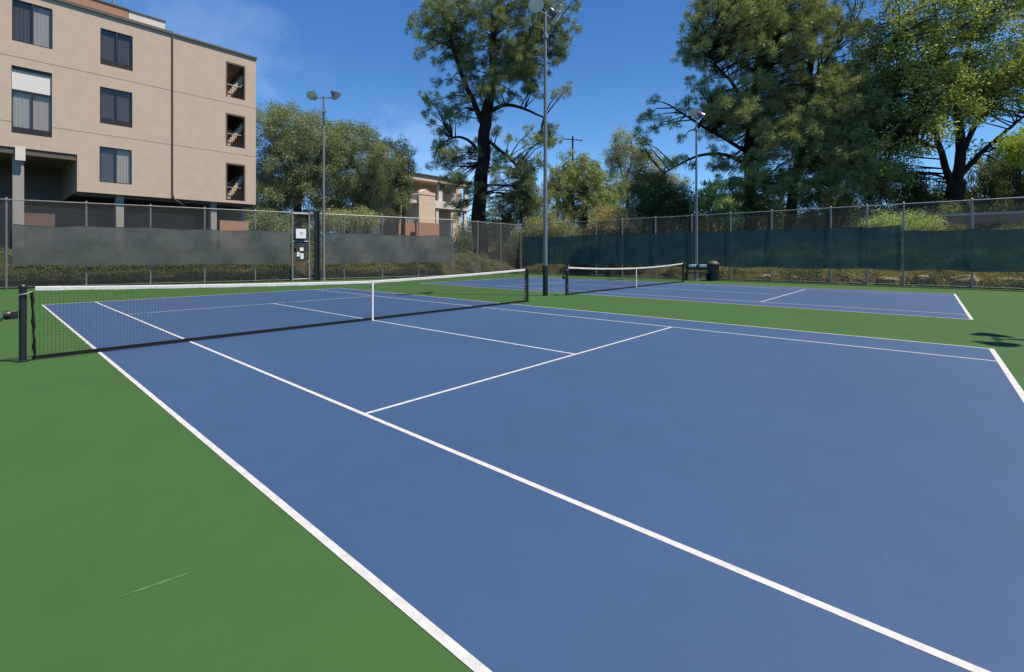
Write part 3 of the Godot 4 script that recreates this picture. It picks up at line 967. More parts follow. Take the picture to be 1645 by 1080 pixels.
func leaf_quad(s: Shape, p: Vector3, along_: Vector3, side: Vector3, l: float, w: float, fold: float) -> void:
	var tip := p + along_ * l
	var m := p + along_ * l * 0.45
	var up := along_.cross(side).normalized() * fold * w
	var i := s.v.size()
	s.v.append_array(PackedVector3Array([p, m + side * w + up, tip, m - side * w + up]))
	var n := along_.cross(side).normalized()
	for k in 4:
		s.n.push_back(n)
		s.uv.push_back(Vector2.ZERO)
		s.c.push_back(s.color)
	s.idx.append_array(PackedInt32Array([i, i + 1, i + 2, i, i + 2, i + 3]))

func rand_dir() -> Vector3:
	var y := rng.randf_range(-1, 1)
	var t := rng.randf_range(0, TAU)
	var r := sqrt(1.0 - y * y)
	return Vector3(r * cos(t), y, r * sin(t))

func make_sprigs() -> void:
	rng.seed = 77
	for kind in ["broad", "small", "olive", "tuft", "droop", "blade"]:
		for variant in 2:
			var s := Shape.new()
			var count: int = {"broad": 30, "small": 40, "olive": 42, "tuft": 60, "droop": 40, "blade": 16}[kind]
			for k in count:
				var d := rand_dir()
				var tone := rng.randf_range(0.82, 1.18)
				s.color = Color(tone * rng.randf_range(0.93, 1.07), tone, tone * rng.randf_range(0.85, 1.1))
				var p := d * 0.5 * pow(rng.randf(), 0.45)
				var a := (d + rand_dir() * 0.9 + Vector3(0, -0.25, 0)).normalized()
				var l := 0.2
				var w := 0.055
				var fold := 0.3
				match kind:
					"small":
						l = rng.randf_range(0.12, 0.17)
						w = 0.042
					"olive":
						l = rng.randf_range(0.18, 0.26)
						w = 0.03
						a = (d * 0.7 + rand_dir() * 0.6 + Vector3(0, 0.1, 0)).normalized()
					"broad":
						l = rng.randf_range(0.16, 0.24)
						w = 0.06
					"tuft":
						p = d * 0.14 * rng.randf() + Vector3(0, 0.1, 0) * rng.randf()
						a = (d + Vector3(0, 0.55, 0)).normalized()
						l = rng.randf_range(0.32, 0.48)
						w = 0.016
						fold = 0.0
					"droop":
						p = d * 0.32 * pow(rng.randf(), 0.5)
						p.y = p.y * 1.4
						a = (d * 0.35 + Vector3(0, -1.0, 0) + rand_dir() * 0.3).normalized()
						l = rng.randf_range(0.22, 0.4)
						w = 0.026
					"blade":
						p = Vector3(d.x, 0, d.z) * 0.08
						a = Vector3(d.x * 0.8, rng.randf_range(0.5, 1.2), d.z * 0.8).normalized()
						l = rng.randf_range(0.45, 0.8)
						w = 0.05
				var side := a.cross(rand_dir()).normalized()
				leaf_quad(s, p, a, side, l, w, fold)
			sprigs["%s%d" % [kind, variant]] = s.mesh()

# spots: [centre, radii, sprig count]; the sprigs of one plant, spread through its clumps. Old and young leaves differ in colour; which is which is pure chance
func foliage(root: Node3D, spots: Array, kind: String, size: float, old_leaf: Color, young_leaf: Color, m: Material, called := "foliage", shell := 0.42) -> void:
	old_leaf = Color(old_leaf.r * 3.1, old_leaf.g * 3.45, old_leaf.b * 3.6)
	young_leaf = Color(minf(young_leaf.r * 2.1, 0.40), minf(young_leaf.g * 2.4, 0.42), minf(young_leaf.b * 2.5, 0.25))
	var place := [[], []]
	var tint := [[], []]
	for s in spots:
		var c: Vector3 = s[0]
		var r: Vector3 = s[1]
		for k in int(s[2]):
			var d := rand_dir()
			var q := pow(rng.randf(), shell)
			var p := c + d * r * q
			var b := Basis(rand_dir(), rng.randf_range(0, TAU)) if kind != "droop" and kind != "blade" and kind != "tuft" else Basis(Vector3.UP, rng.randf_range(0, TAU)) * Basis(Vector3(1, 0, 0), rng.randf_range(-0.5, 0.5))
			if kind == "tuft":
				var up := (Vector3(d.x, 0.5 + 0.5 * d.y, d.z) + rand_dir() * 0.4).normalized()
				var x := up.cross(rand_dir()).normalized()
				b = Basis(x, up, x.cross(up))
			var v := rng.randi() % 2
			place[v].push_back(Transform3D(b.scaled(Vector3.ONE * size * rng.randf_range(0.7, 1.3)), p - root.position))
			tint[v].push_back(old_leaf.lerp(young_leaf, rng.randf_range(0.25, 0.95)))
	for v in 2:
		var mm := MultiMesh.new()
		mm.transform_format = MultiMesh.TRANSFORM_3D
		mm.use_colors = true
		mm.mesh = sprigs["%s%d" % [kind, v]]
		mm.instance_count = place[v].size()
		for i in place[v].size():
			mm.set_instance_transform(i, place[v][i])
			mm.set_instance_color(i, tint[v][i])
		var o := MultiMeshInstance3D.new()
		o.name = called
		o.multimesh = mm
		o.material_override = m
		o.set_meta("kind", "stuff")
		root.add_child(o, true)

func limb(root: Node3D, called: String, pts: Array, r0: float, r1: float, m: Material, sides := 8) -> void:
	var s := Shape.new()
	var fine := []
	var rad := []
	var n := pts.size()
	for i in n - 1:
		var a: Vector3 = pts[maxi(i - 1, 0)]
		var b: Vector3 = pts[i]
		var c: Vector3 = pts[i + 1]
		var d: Vector3 = pts[mini(i + 2, n - 1)]
		for k in 4:
			var t := k / 4.0
			fine.push_back(b.cubic_interpolate(c, a, d, t) - root.position + rand_dir() * r0 * 0.08)
			rad.push_back(lerpf(r0, r1, pow((i + t) / (n - 1), 0.8)))
	fine.push_back(pts[n - 1] - root.position)
	rad.push_back(r1)
	s.tube(fine, rad, sides, true, 0.1, r0 * 100.0)
	part(called, s.mesh(), m, root)

# thin branches from the nearest limb point to each clump, one mesh
func twigs(root: Node3D, anchors: Array, spots: Array, r: float, m: Material, every := 1) -> void:
	var s := Shape.new()
	for i in range(0, spots.size(), every):
		var c: Vector3 = spots[i][0]
		var best: Vector3 = anchors[0]
		for a in anchors:
			var lower: float = a.distance_to(c) + maxf(0.0, a.y - c.y) * 0.8
			if lower < best.distance_to(c) + maxf(0.0, best.y - c.y) * 0.8:
				best = a
		var l := best.distance_to(c)
		var mid := best.lerp(c, 0.5) + Vector3(0, l * 0.07, 0) + rand_dir() * l * 0.08
		var tip := c + (c - mid) * 0.35
		s.tube([best - root.position, best.lerp(mid, 0.5) - root.position + rand_dir() * l * 0.02, mid - root.position, c - root.position, tip - root.position], [r, r * 0.85, r * 0.65, r * 0.4, r * 0.12], 5, false)
	part("branches", s.mesh(), m, root).set_meta("kind", "stuff")

func anchors_of(limbs: Array) -> Array:
	var r := []
	for l in limbs:
		for i in l.size() - 1:
			for k in 5:
				r.push_back(l[i].lerp(l[i + 1], k / 5.0))
		r.push_back(l[-1])
	return r

# random clumps inside picture ellipses [x, y, rx, ry, count] set at a depth, with holes left free
func fill(ellipses: Array, depth: float, thick: float, rmin: float, rmax: float, per: float, holes := [], flat := 0.75) -> Array:
	var out := []
	for e in ellipses:
		var made := 0
		var tries := 0
		while made < int(e[4]) and tries < 4000:
			tries += 1
			var d := rand_dir() * pow(rng.randf(), 0.36)
			var px: float = e[0] + d.x * e[2]
			var py: float = e[1] + d.y * e[3]
			var ok := true
			for h in holes:
				if Vector2(px - h[0], py - h[1]).length() < h[2]:
					ok = false
			if not ok:
				continue
			made += 1
			var r := rng.randf_range(rmin, rmax)
			var dep: float = depth + d.z * thick
			var c := at(px, py, depth)
			var fwd := Vector3(sin(YAW), 0, -cos(YAW))
			out.push_back([c + fwd * (dep - depth), Vector3(r, r * flat, r), per * r * r * rng.randf_range(0.8, 1.2)])
	return out

func px_list(list: Array, depth: float, thick: float, per: float, flat := 0.8) -> Array:
	var out := []
	var fwd := Vector3(sin(YAW), 0, -cos(YAW))
	for e in list:
		var r: float = e[2] / FOCAL * depth * 1.1
		out.push_back([at(e[0], e[1], depth) + fwd * rng.randf_range(-thick, thick), Vector3(r, r * flat, r), maxf(5.0, per * r * r)])
	return out

func path(list: Array, depth: float, bend := 0.0) -> Array:
	var out := []
	var fwd := Vector3(sin(YAW), 0, -cos(YAW))
	for i in list.size():
		out.push_back(at(list[i][0], list[i][1], depth) + fwd * bend * i / maxf(1.0, list.size() - 1))
	return out

func plant(called: String, label: String, category: String, px: float, depth: float, group := "") -> Node3D:
	return thing(called, label, category, ground_below(px, depth), 0.0, group)

func make_trees() -> void:
	rng.seed = 2024
	# the tall pine in the middle
	var z := 47.0
	var root := plant("tall_pine", "tall open dark pine with bare lower trunk, standing in front of the cream house", "tree", 771, z, "tall trees beyond the fences")
	var b := root.position
	var trunk := [b, at(770, 330, z), at(776, 260, z), at(779, 200, z), at(782, 172, z)]
	var l1 := path([[779, 205], [764, 172], [748, 138], [733, 95], [718, 45], [705, 10]], z, -2.0)
	var l2 := path([[782, 174], [793, 130], [791, 70], [800, 0], [806, -90]], z, 0.5)
	var l3 := path([[784, 180], [812, 171], [842, 180], [872, 196]], z, -1.5)
	var l4 := path([[774, 250], [752, 226], [728, 224], [706, 240]], z, -1.0)
	var l5 := path([[790, 140], [815, 105], [845, 65], [890, 40]], z, 2.5)
	var l6 := path([[782, 225], [812, 250], [838, 280], [848, 318]], z, -1.2)
	limb(root, "trunk", trunk, 0.78, 0.52, M.dark_bark, 12)
	limb(root, "limb", l1, 0.36, 0.10, M.dark_bark)
	limb(root, "limb", l2, 0.55, 0.12, M.dark_bark)
	limb(root, "limb", l3, 0.26, 0.08, M.dark_bark)
	limb(root, "limb", l4, 0.20, 0.06, M.dark_bark)
	limb(root, "limb", l5, 0.32, 0.08, M.dark_bark)
	limb(root, "limb", l6, 0.20, 0.06, M.dark_bark)
	limb(root, "dead_limb", path([[771, 269], [748, 268], [724, 268]], z, -0.4), 0.12, 0.06, M.dark_bark)
	limb(root, "dead_limb", path([[774, 269], [810, 269], [848, 271]], z, 0.4), 0.13, 0.05, M.dark_bark)
	limb(root, "dead_limb", path([[773, 297], [800, 297], [829, 299]], z, 0.4), 0.11, 0.05, M.dark_bark)
	var clumps := px_list([[658, 30, 11], [668, 74, 10], [684, 56, 14], [690, 82, 9], [698, 24, 17], [706, 62, 14], [718, 42, 18], [736, 20, 22], [728, 72, 14], [742, 92, 16], [748, 62, 17], [766, 40, 22], [772, 84, 12], [792, 18, 24], [800, 60, 20], [816, 30, 24], [842, 14, 24], [838, 56, 22], [862, 38, 22], [898, 28, 18], [918, 16, 14], [926, 42, 9], [908, 58, 13], [900, 84, 11], [892, 104, 8], [884, 70, 10], [824, 92, 22], [850, 84, 20], [846, 116, 19], [824, 124, 20], [798, 118, 17], [806, 140, 14], [850, 146, 10], [776, 140, 12], [758, 118, 12], [870, 136, 8], [906, 154, 9], [892, 162, 6], [718, 122, 6], [702, 134, 6], [688, 156, 7], [738, 140, 7], [733, 160, 7], [744, 118, 9], [704, 202, 7], [718, 206, 6], [726, 190, 6], [746, 192, 8], [752, 176, 8], [780, 160, 10], [788, 188, 9], [772, 214, 11], [760, 236, 11], [798, 222, 9], [790, 240, 11], [700, 244, 8], [712, 232, 7], [694, 264, 8], [736, 266, 8], [724, 288, 8], [742, 292, 9], [818, 238, 8], [812, 262, 11], [838, 262, 12], [850, 286, 12], [826, 292, 10], [845, 312, 12], [818, 332, 10], [790, 262, 12], [850, 222, 8], [844, 236, 7], [884, 232, 9], [862, 250, 9], [872, 268, 7], [868, 210, 6], [742, 330, 8], [752, 318, 9], [738, 352, 7], [790, 345, 8]], z, 2.8, 22.0, 0.95)
	clumps.append_array(fill([[800, 55, 75, 72, 64], [842, 112, 40, 42, 30], [716, 48, 50, 52, 32], [884, 50, 42, 54, 28], [782, 150, 30, 40, 14], [740, 130, 30, 60, 8], [800, 290, 50, 50, 22], [728, 246, 36, 24, 18], [742, 300, 26, 44, 12], [842, 292, 30, 44, 18], [712, 180, 24, 44, 12], [872, 236, 22, 30, 10]], z, 3.2, 0.5, 0.95, 11.0, [[735, 165, 16], [804, 200, 20], [686, 118, 22], [770, 75, 9]]))
	clumps.append_array(px_list([[735, -20, 26], [786, -28, 30], [836, -26, 30], [884, -12, 22], [786, -70, 32], [826, -64, 30], [806, -110, 26]], z, 3.5, 11.0))
	twigs(root, anchors_of([l1, l2, l3, l4, l5, l6, trunk.slice(2)]), clumps, 0.075, M.dark_bark)
	foliage(root, clumps, "tuft", 1.0, Color(0.044, 0.052, 0.028), Color(0.142, 0.148, 0.060), M.needle)
	print("middle pine")

	# the broad pine on the right
	z = 42.0
	root = plant("broad_pine", "broad dense pine with two trunks, right of the far light pole", "tree", 1205, z, "tall trees beyond the fences")
	b = root.position
	trunk = [b, at(1206, 320, z), at(1203, 240, z), at(1212, 150, z), at(1226, 60, z), at(1236, -40, z)]
	var t2 := [ground_below(1268, z + 1.0), at(1276, 290, z + 1.0), at(1294, 210, z + 1.0), at(1300, 120, z + 1.5), at(1312, 30, z + 1.5), at(1318, -40, z + 1.5)]
	limb(root, "trunk", trunk, 0.62, 0.2, M.dark_bark, 12)
	limb(root, "trunk", t2, 0.50, 0.16, M.dark_bark, 12)
	var r1 := path([[1205, 248], [1160, 226], [1118, 208], [1090, 196], [1062, 184]], z, -2.5)
	var r2 := path([[1118, 208], [1130, 190], [1140, 176]], z - 1.2, -0.5)
	var r3 := path([[1206, 270], [1165, 250], [1120, 252], [1085, 268], [1060, 282]], z, -1.0)
	var r4 := path([[1205, 180], [1170, 140], [1140, 120], [1118, 98]], z, -2.5)
	var r5 := path([[1280, 280], [1320, 240], [1360, 220], [1396, 210]], z, -3.0)
	var r6 := path([[1278, 300], [1330, 290], [1370, 296], [1402, 300]], z, -3.5)
	var r7 := path([[1298, 140], [1330, 90], [1352, 55]], z + 1.0, -1.0)
	for r in [r1, r2, r3, r4, r5, r6, r7]:
		limb(root, "limb", r, 0.2, 0.05, M.dark_bark)
	limb(root, "limb", path([[1262, 64], [1285, 55], [1306, 42]], z, -3.4), 0.09, 0.06, M.pale_bark)
	limb(root, "limb", path([[1226, 290], [1244, 270], [1262, 258]], z, -1.4), 0.10, 0.06, M.pale_bark)
	var gaps := [[1166, 122, 14], [1220, 128, 12], [1128, 190, 15], [1060, 240, 14], [1085, 225, 22], [1130, 232, 12], [1230, 275, 12], [1395, 95, 14], [1400, 200, 10], [1285, 330, 10]]
	clumps = fill([[1205, 40, 96, 92, 150], [1140, 60, 52, 68, 70], [1300, 70, 86, 118, 165], [1180, -50, 70, 40, 22], [1290, -50, 80, 40, 26], [1275, 175, 115, 64, 130], [1190, 170, 62, 34, 40]], z, 4.5, 0.6, 1.1, 8.2, gaps)
	var low := fill([[1345, 200, 84, 95, 130], [1350, 285, 84, 56, 100], [1180, 200, 44, 34, 26], [1160, 150, 40, 18, 16], [1205, 285, 70, 48, 44], [1265, 290, 64, 50, 56]], z - 1.5, 4.0, 0.55, 1.0, 8.5, gaps)
	low.append_array(px_list([[1050, 158, 9], [1044, 182, 10], [1062, 176, 10], [1074, 190, 10], [1090, 178, 9], [1100, 166, 9], [1056, 202, 9], [1076, 206, 8], [1030, 214, 8], [1044, 222, 7], [1112, 150, 10], [1104, 138, 7], [1140, 172, 10], [1132, 158, 9], [1150, 190, 12], [1060, 272, 10], [1080, 262, 8], [1100, 250, 7], [1118, 262, 8], [1140, 248, 9], [1152, 268, 12], [1036, 246, 7], [1100, 220, 6], [1024, 236, 7]], z, 2.0, 20.0))
	var front := fill([[1262, 222, 48, 28, 46], [1300, 205, 46, 22, 28], [1175, 178, 42, 15, 16], [1350, 175, 56, 70, 70], [1352, 275, 62, 50, 56], [1200, 40, 76, 66, 40], [1290, 50, 60, 70, 34]], z - 4.4, 1.6, 0.45, 0.8, 13.0, gaps)
	var anch := anchors_of([trunk.slice(1), t2.slice(1), r1, r2, r3, r4, r5, r6, r7])
	twigs(root, anch, clumps + low + front, 0.07, M.dark_bark)
	foliage(root, clumps + low + front, "tuft", 1.0, Color(0.056, 0.064, 0.030), Color(0.176, 0.176, 0.068), M.needle)
	print("broad pine")

	# the leafy tree at the right edge
	z = 38.0
	root = plant("spreading_tree", "spreading bright green leafy tree with forked dark trunk at the right picture edge", "tree", 1535, z, "tall trees beyond the fences")
	b = root.position
	trunk = [b, at(1534, 330, z), at(1538, 290, z)]
	var d1 := path([[1532, 310], [1515, 272], [1500, 236], [1476, 186], [1452, 136], [1432, 92], [1420, 50]], z, -1.5)
	var d2 := path([[1538, 295], [1545, 240], [1542, 185], [1534, 130], [1524, 84], [1512, 40], [1508, -30]], z, 0.5)
	var d3 := path([[1535, 135], [1552, 96], [1566, 60], [1578, 10], [1584, -40]], z, 0.5)
	var d4 := path([[1544, 250], [1562, 200], [1590, 160], [1622, 120], [1650, 80]], z, -1.5)
	var d5 := path([[1545, 280], [1580, 246], [1620, 214], [1652, 190], [1690, 160]], z, 1.0)
	var d6 := path([[1500, 236], [1478, 232], [1450, 224], [1420, 216]], z - 0.5, -1.5)
	limb(root, "trunk", trunk, 0.72, 0.55, M.dark_bark, 12)
	limb(root, "limb", d1, 0.30, 0.07, M.dark_bark)
	limb(root, "limb", d2, 0.42, 0.08, M.dark_bark)
	limb(root, "limb", d3, 0.20, 0.06, M.dark_bark)
	limb(root, "limb", d4, 0.24, 0.06, M.dark_bark)
	limb(root, "limb", d5, 0.24, 0.06, M.dark_bark)
	limb(root, "limb", d6, 0.12, 0.04, M.dark_bark)
	gaps = [[1504, 70, 17], [1545, 76, 12], [1592, 70, 18], [1500, 262, 30], [1575, 215, 30], [1612, 188, 18], [1640, 195, 18], [1372, 20, 20], [1385, 60, 20], [1404, 195, 14], [1458, 265, 22], [1555, 260, 24]]
	clumps = fill([[1510, 70, 128, 98, 180], [1605, 60, 92, 98, 100], [1445, 130, 76, 95, 110], [1540, 170, 98, 68, 76], [1620, 150, 62, 62, 55], [1425, 235, 60, 62, 90], [1540, -60, 150, 60, 70], [1690, 60, 70, 110, 50], [1480, 200, 46, 60, 34], [1635, 240, 30, 26, 14]], z, 4.0, 0.5, 0.95, 7.6, gaps)
	twigs(root, anchors_of([d1, d2, d3, d4, d5, d6]), clumps, 0.06, M.dark_bark)
	foliage(root, clumps, "broad", 1.0, Color(0.072, 0.098, 0.028), Color(0.180, 0.195, 0.052), M.leaf)
	print("leafy tree")

	# grey-green trees between the apartment house and the cream house
	z = 52.0
	root = plant("olive_tree", "large rounded grey-green tree beside the apartment house, behind the left light pole", "tree", 480, z, "rounded trees left of the cream house")
	trunk = [root.position, at(478, 320, z), at(482, 280, z)]
	limb(root, "trunk", trunk, 0.5, 0.35, M.bark)
	var o1 := path([[480, 300], [450, 250], [436, 210]], z, -1.0)
	var o2 := path([[482, 290], [490, 230], [480, 190]], z, 1.0)
	var o3 := path([[482, 300], [520, 250], [530, 215]], z, -1.5)
	for r in [o1, o2, o3]:
		limb(root, "limb", r, 0.25, 0.08, M.bark)
	clumps = fill([[450, 250, 50, 76, 80], [490, 245, 56, 70, 90], [530, 262, 44, 64, 64], [480, 315, 75, 44, 90], [428, 305, 22, 50, 36], [440, 200, 30, 26, 18]], z, 5.0, 0.6, 1.15, 12.0)
	clumps.append_array(px_list([[430, 185, 9], [447, 176, 9], [462, 186, 10], [478, 180, 9], [492, 188, 9], [505, 196, 9], [522, 204, 9]], z, 1.5, 20.0))
	twigs(root, anchors_of([o1, o2, o3]), clumps, 0.05, M.bark, 2)
	foliage(root, clumps, "olive", 0.95, Color(0.045, 0.052, 0.028), Color(0.150, 0.158, 0.088), M.leaf)
	z = 54.0
	root = plant("olive_tree", "rounded grey-green tree left of the cream house, merging with the larger one", "tree", 590, z, "rounded trees left of the cream house")
	limb(root, "trunk", [root.position, at(590, 330, z), at(594, 290, z)], 0.45, 0.3, M.bark)
	o1 = path([[592, 305], [570, 260], [566, 230]], z, -1.0)
	o2 = path([[592, 300], [612, 255], [606, 225]], z, 1.0)
	for r in [o1, o2]:
		limb(root, "limb", r, 0.22, 0.08, M.bark)
	clumps = fill([[575, 265, 48, 64, 80], [612, 275, 36, 56, 56], [590, 322, 62, 40, 80], [560, 222, 34, 22, 18]], z, 4.5, 0.6, 1.1, 12.0)
	clumps.append_array(px_list([[556, 210, 9], [575, 206, 9], [592, 208, 9], [604, 222, 9], [545, 205, 8]], z, 1.5, 20.0))
	twigs(root, anchors_of([o1, o2]), clumps, 0.05, M.bark, 2)
	foliage(root, clumps, "olive", 0.95, Color(0.044, 0.050, 0.025), Color(0.142, 0.150, 0.078), M.leaf)
	z = 58.0
	root = plant("dark_evergreen", "narrow dark evergreen tree touching the cream house on its left", "tree", 648, z, "rounded trees left of the cream house")
	limb(root, "trunk", [root.position, at(648, 330, z), at(648, 250, z)], 0.35, 0.12, M.dark_bark)
	clumps = fill([[646, 280, 20, 54, 50], [632, 305, 26, 44, 30], [622, 232, 10, 12, 6]], z, 2.0, 0.6, 1.0, 14.0)
	twigs(root, anchors_of([[at(648, 330, z), at(648, 250, z)]]), clumps, 0.05, M.dark_bark, 2)
	foliage(root, clumps, "small", 0.95, Color(0.012, 0.018, 0.010), Color(0.045, 0.055, 0.028), M.leaf)

	# right of the tall pine
	z = 50.0
	root = plant("understory_tree", "small dark tree with thin pale stems just right of the tall pine trunk", "tree", 818, z, "trees between the tall pine and the broad pine")
	for t in [[800, 806, 350], [812, 816, 340], [824, 838, 330]]:
		limb(root, "trunk", [ground_below(t[0], z), at(t[1], 385, z), at((t[0] + t[1]) / 2.0 + 4, t[2], z)], 0.2, 0.1, M.pale_bark)
	clumps = fill([[832, 335, 40, 40, 44], [800, 365, 30, 30, 24], [866, 350, 28, 32, 30]], z, 3.0, 0.55, 0.95, 14.0)
	twigs(root, anchors_of([path([[806, 385], [808, 350]], z), path([[838, 385], [832, 330]], z)]), clumps, 0.05, M.pale_bark)
	foliage(root, clumps, "olive", 0.9, Color(0.022, 0.028, 0.013), Color(0.11, 0.115, 0.045), M.leaf)
	z = 56.0
	root = plant("golden_tree", "round golden green tree right of the middle light pole", "tree", 940, z, "trees between the tall pine and the broad pine")
	limb(root, "trunk", [root.position, at(940, 340, z), at(936, 290, z)], 0.4, 0.2, M.bark)
	o1 = path([[938, 320], [915, 290], [905, 265]], z)
	o2 = path([[938, 310], [962, 280], [960, 262]], z)
	for r in [o1, o2]:
		limb(root, "limb", r, 0.2, 0.08, M.bark)
	clumps = fill([[926, 284, 44, 46, 96], [902, 320, 34, 46, 54], [965, 320, 42, 50, 66], [935, 345, 60, 30, 44]], z, 4.0, 0.6, 1.05, 8.5)
	twigs(root, anchors_of([o1, o2]), clumps, 0.05, M.bark, 2)
	foliage(root, clumps, "droop", 1.0, Color(0.060, 0.070, 0.026), Color(0.165, 0.170, 0.072), M.leaf)
	z = 74.0
	root = plant("grey_tree", "thin pale grey tree against the sky, between the golden tree and the broad pine", "tree", 1008, z, "trees between the tall pine and the broad pine")
	limb(root, "trunk", [root.position, at(1008, 330, z), at(1006, 280, z)], 0.4, 0.2, M.pale_bark)
	o1 = path([[1006, 300], [994, 262], [988, 228]], z)
	o2 = path([[1006, 290], [1016, 250], [1012, 216]], z)
	o3 = path([[1007, 300], [1032, 270], [1044, 240]], z)
	for r in [o1, o2, o3]:
		limb(root, "limb", r, 0.2, 0.05, M.pale_bark)
	clumps = fill([[1004, 248, 30, 36, 50], [1034, 275, 30, 42, 44], [1000, 310, 36, 42, 44], [1064, 300, 34, 44, 40]], z, 3.5, 0.7, 1.2, 9.0)
	twigs(root, anchors_of([o1, o2, o3]), clumps, 0.06, M.pale_bark)
	foliage(root, clumps, "olive", 1.1, Color(0.09, 0.10, 0.085), Color(0.24, 0.25, 0.21), M.leaf)
	z = 40.0
	root = plant("tan_shrub", "sunlit tan shrub peeking over the green screen left of the broad pine", "shrub", 985, z)
	clumps = fill([[985, 352, 30, 24, 30], [960, 366, 26, 14, 14], [1004, 366, 16, 16, 12]], z, 1.8, 0.45, 0.75, 26.0)
	stems(root, clumps, M.bark)
	foliage(root, clumps, "olive", 0.8, Color(0.11, 0.074, 0.030), Color(0.20, 0.15, 0.085), M.leaf)

	# shrubs and small trees behind the green screen
	for q in [
		["dark_shrub", "dark leafy shrub mass below the pale grey tree", 1050, 43.0, [[1050, 315, 44, 44, 80], [1030, 350, 34, 26, 34], [1085, 335, 40, 40, 56], [1120, 345, 26, 30, 24]], "small", 0.9, Color(0.018, 0.027, 0.010), Color(0.085, 0.105, 0.035)],
		["large_leaf_shrub", "light green large leafed shrub beside the far light pole", 1155, 38.0, [[1152, 330, 26, 30, 22], [1165, 352, 26, 14, 12]], "blade", 0.9, Color(0.08, 0.13, 0.03), Color(0.26, 0.32, 0.10)],
		["dark_shrub", "dark shrub at the foot of the broad pine, left of its trunk", 1185, 40.5, [[1180, 325, 40, 36, 34], [1225, 345, 30, 24, 18]], "small", 0.9, Color(0.016, 0.024, 0.010), Color(0.09, 0.115, 0.03)],
		["dark_shrub", "dark shrub under the broad pine, right of its second trunk", 1330, 41.5, [[1300, 350, 46, 26, 30], [1365, 345, 40, 28, 26]], "small", 0.9, Color(0.016, 0.022, 0.010), Color(0.075, 0.09, 0.03)],
		["lime_shrub", "low lime green shrub showing above the green screen, left of the forked tree", 1440, 34.0, [[1425, 360, 26, 13, 20], [1465, 358, 24, 14, 18]], "small", 0.75, Color(0.14, 0.19, 0.035), Color(0.34, 0.38, 0.10)],
		["dark_shrub", "dark shrub between the broad pine and the forked tree", 1465, 42.0, [[1440, 300, 50, 42, 70], [1495, 318, 40, 30, 40], [1560, 330, 30, 24, 20]], "small", 0.95, Color(0.016, 0.022, 0.010), Color(0.07, 0.085, 0.03)],
		["dark_palm_shrub", "dark shaggy shrub right of the forked tree, at the picture edge", 1610, 42.0, [[1600, 285, 50, 40, 44], [1640, 300, 40, 40, 30], [1580, 320, 30, 26, 16], [1690, 290, 40, 60, 24]], "droop", 1.0, Color(0.02, 0.022, 0.010), Color(0.095, 0.10, 0.035)],
		["mottled_shrub", "mottled green shrub under the forked tree above the right screen", 1530, 36.0, [[1520, 352, 40, 20, 26], [1490, 358, 20, 14, 10]], "small", 0.8, Color(0.05, 0.07, 0.018), Color(0.20, 0.22, 0.07)],
		["bright_shrub", "bright yellow green foliage hanging in at the right picture edge", 1650, 33.0, [[1650, 232, 26, 26, 22]], "broad", 0.85, Color(0.10, 0.15, 0.015), Color(0.26, 0.30, 0.04)],
		["dry_shrub", "brown green shrub right behind the bare fence corner", 880, 46.0, [[870, 368, 34, 22, 26], [900, 372, 30, 16, 18]], "olive", 0.85, Color(0.06, 0.055, 0.022), Color(0.19, 0.17, 0.075)],
		["dark_shrub", "added dark shrub that darkens the gap behind the bare fence, left of the tall pine trunk", 742, 44.0, [[742, 400, 18, 30, 22]], "small", 0.9, Color(0.014, 0.020, 0.010), Color(0.06, 0.07, 0.03)],  # shrub added to darken the background left of the trunk
		["dark_shrub", "added dark shrub that darkens the gap behind the bare fence, right of the tall pine trunk", 815, 46.0, [[805, 400, 28, 26, 26], [838, 398, 20, 28, 18]], "small", 0.9, Color(0.014, 0.020, 0.010), Color(0.06, 0.07, 0.03)],  # its partner, likewise added so the gap behind the fence reads dark
		["small_shrub", "olive shrub low behind the far fence, right of the steel column", 555, 42.0, [[545, 355, 36, 18, 22], [590, 352, 24, 18, 16]], "olive", 0.85, Color(0.06, 0.062, 0.028), Color(0.18, 0.17, 0.085)],
		["small_shrub", "dull green shrub behind the far fence, between apartment house and gate", 440, 38.0, [[440, 362, 32, 16, 20], [405, 366, 18, 12, 10]], "small", 0.85, Color(0.035, 0.042, 0.018), Color(0.12, 0.125, 0.055)],
	]:
		z = q[3]
		root = plant(q[0], q[1], "shrub", q[2], z, "shrubs behind the fences")
		clumps = fill(q[4], z, 1.6, 0.4, 0.8, 17.0)
		stems(root, clumps, M.dark_bark)
		foliage(root, clumps, q[5], q[6], q[7], q[8], M.leaf)
	print("shrubs")

	# far trees that close the view
	var far := [[690, 105.0, 30, "mid green tree far behind the cream house roof"], [770, 98.0, 64, "distant tree behind the tall pine trunk"], [960, 96.0, 76, "distant tree behind the tan shrub"], [860, 95.0, 70, "distant olive tree behind the middle light pole"], [1090, 92.0, 84, "distant dark tree seen under the broad pine's left boughs"], [1220, 88.0, 96, "distant tree behind the broad pine trunk"], [1350, 86.0, 96, "distant tree right of the broad pine trunks"], [1475, 84.0, 100, "distant tree left behind the forked tree"], [1610, 80.0, 100, "distant tree right behind the forked tree"], [560, 110.0, 90, "distant tree behind the rounded grey-green trees"], [420, 105.0, 90, "distant tree behind the apartment house corner"]]
	for f in far:
		z = f[1]
		root = plant("distant_tree", f[3], "tree", f[0], z, "distant trees")
		var top: float = 409.0 - f[2]
		limb(root, "trunk", [root.position, at(f[0], 390, z), at(f[0], lerpf(390.0, top, 0.6), z)], 0.4, 0.15, M.bark)
		clumps = fill([[f[0], top + 44, 58, 44, 50], [f[0] - 40, top + 66, 42, 36, 30], [f[0] + 40, top + 64, 42, 36, 30]], z, 5.0, 1.2, 2.2, 3.4)
		foliage(root, clumps, "small", 2.3, Color(0.035, 0.045, 0.020), Color(0.12, 0.13, 0.055), M.leaf)

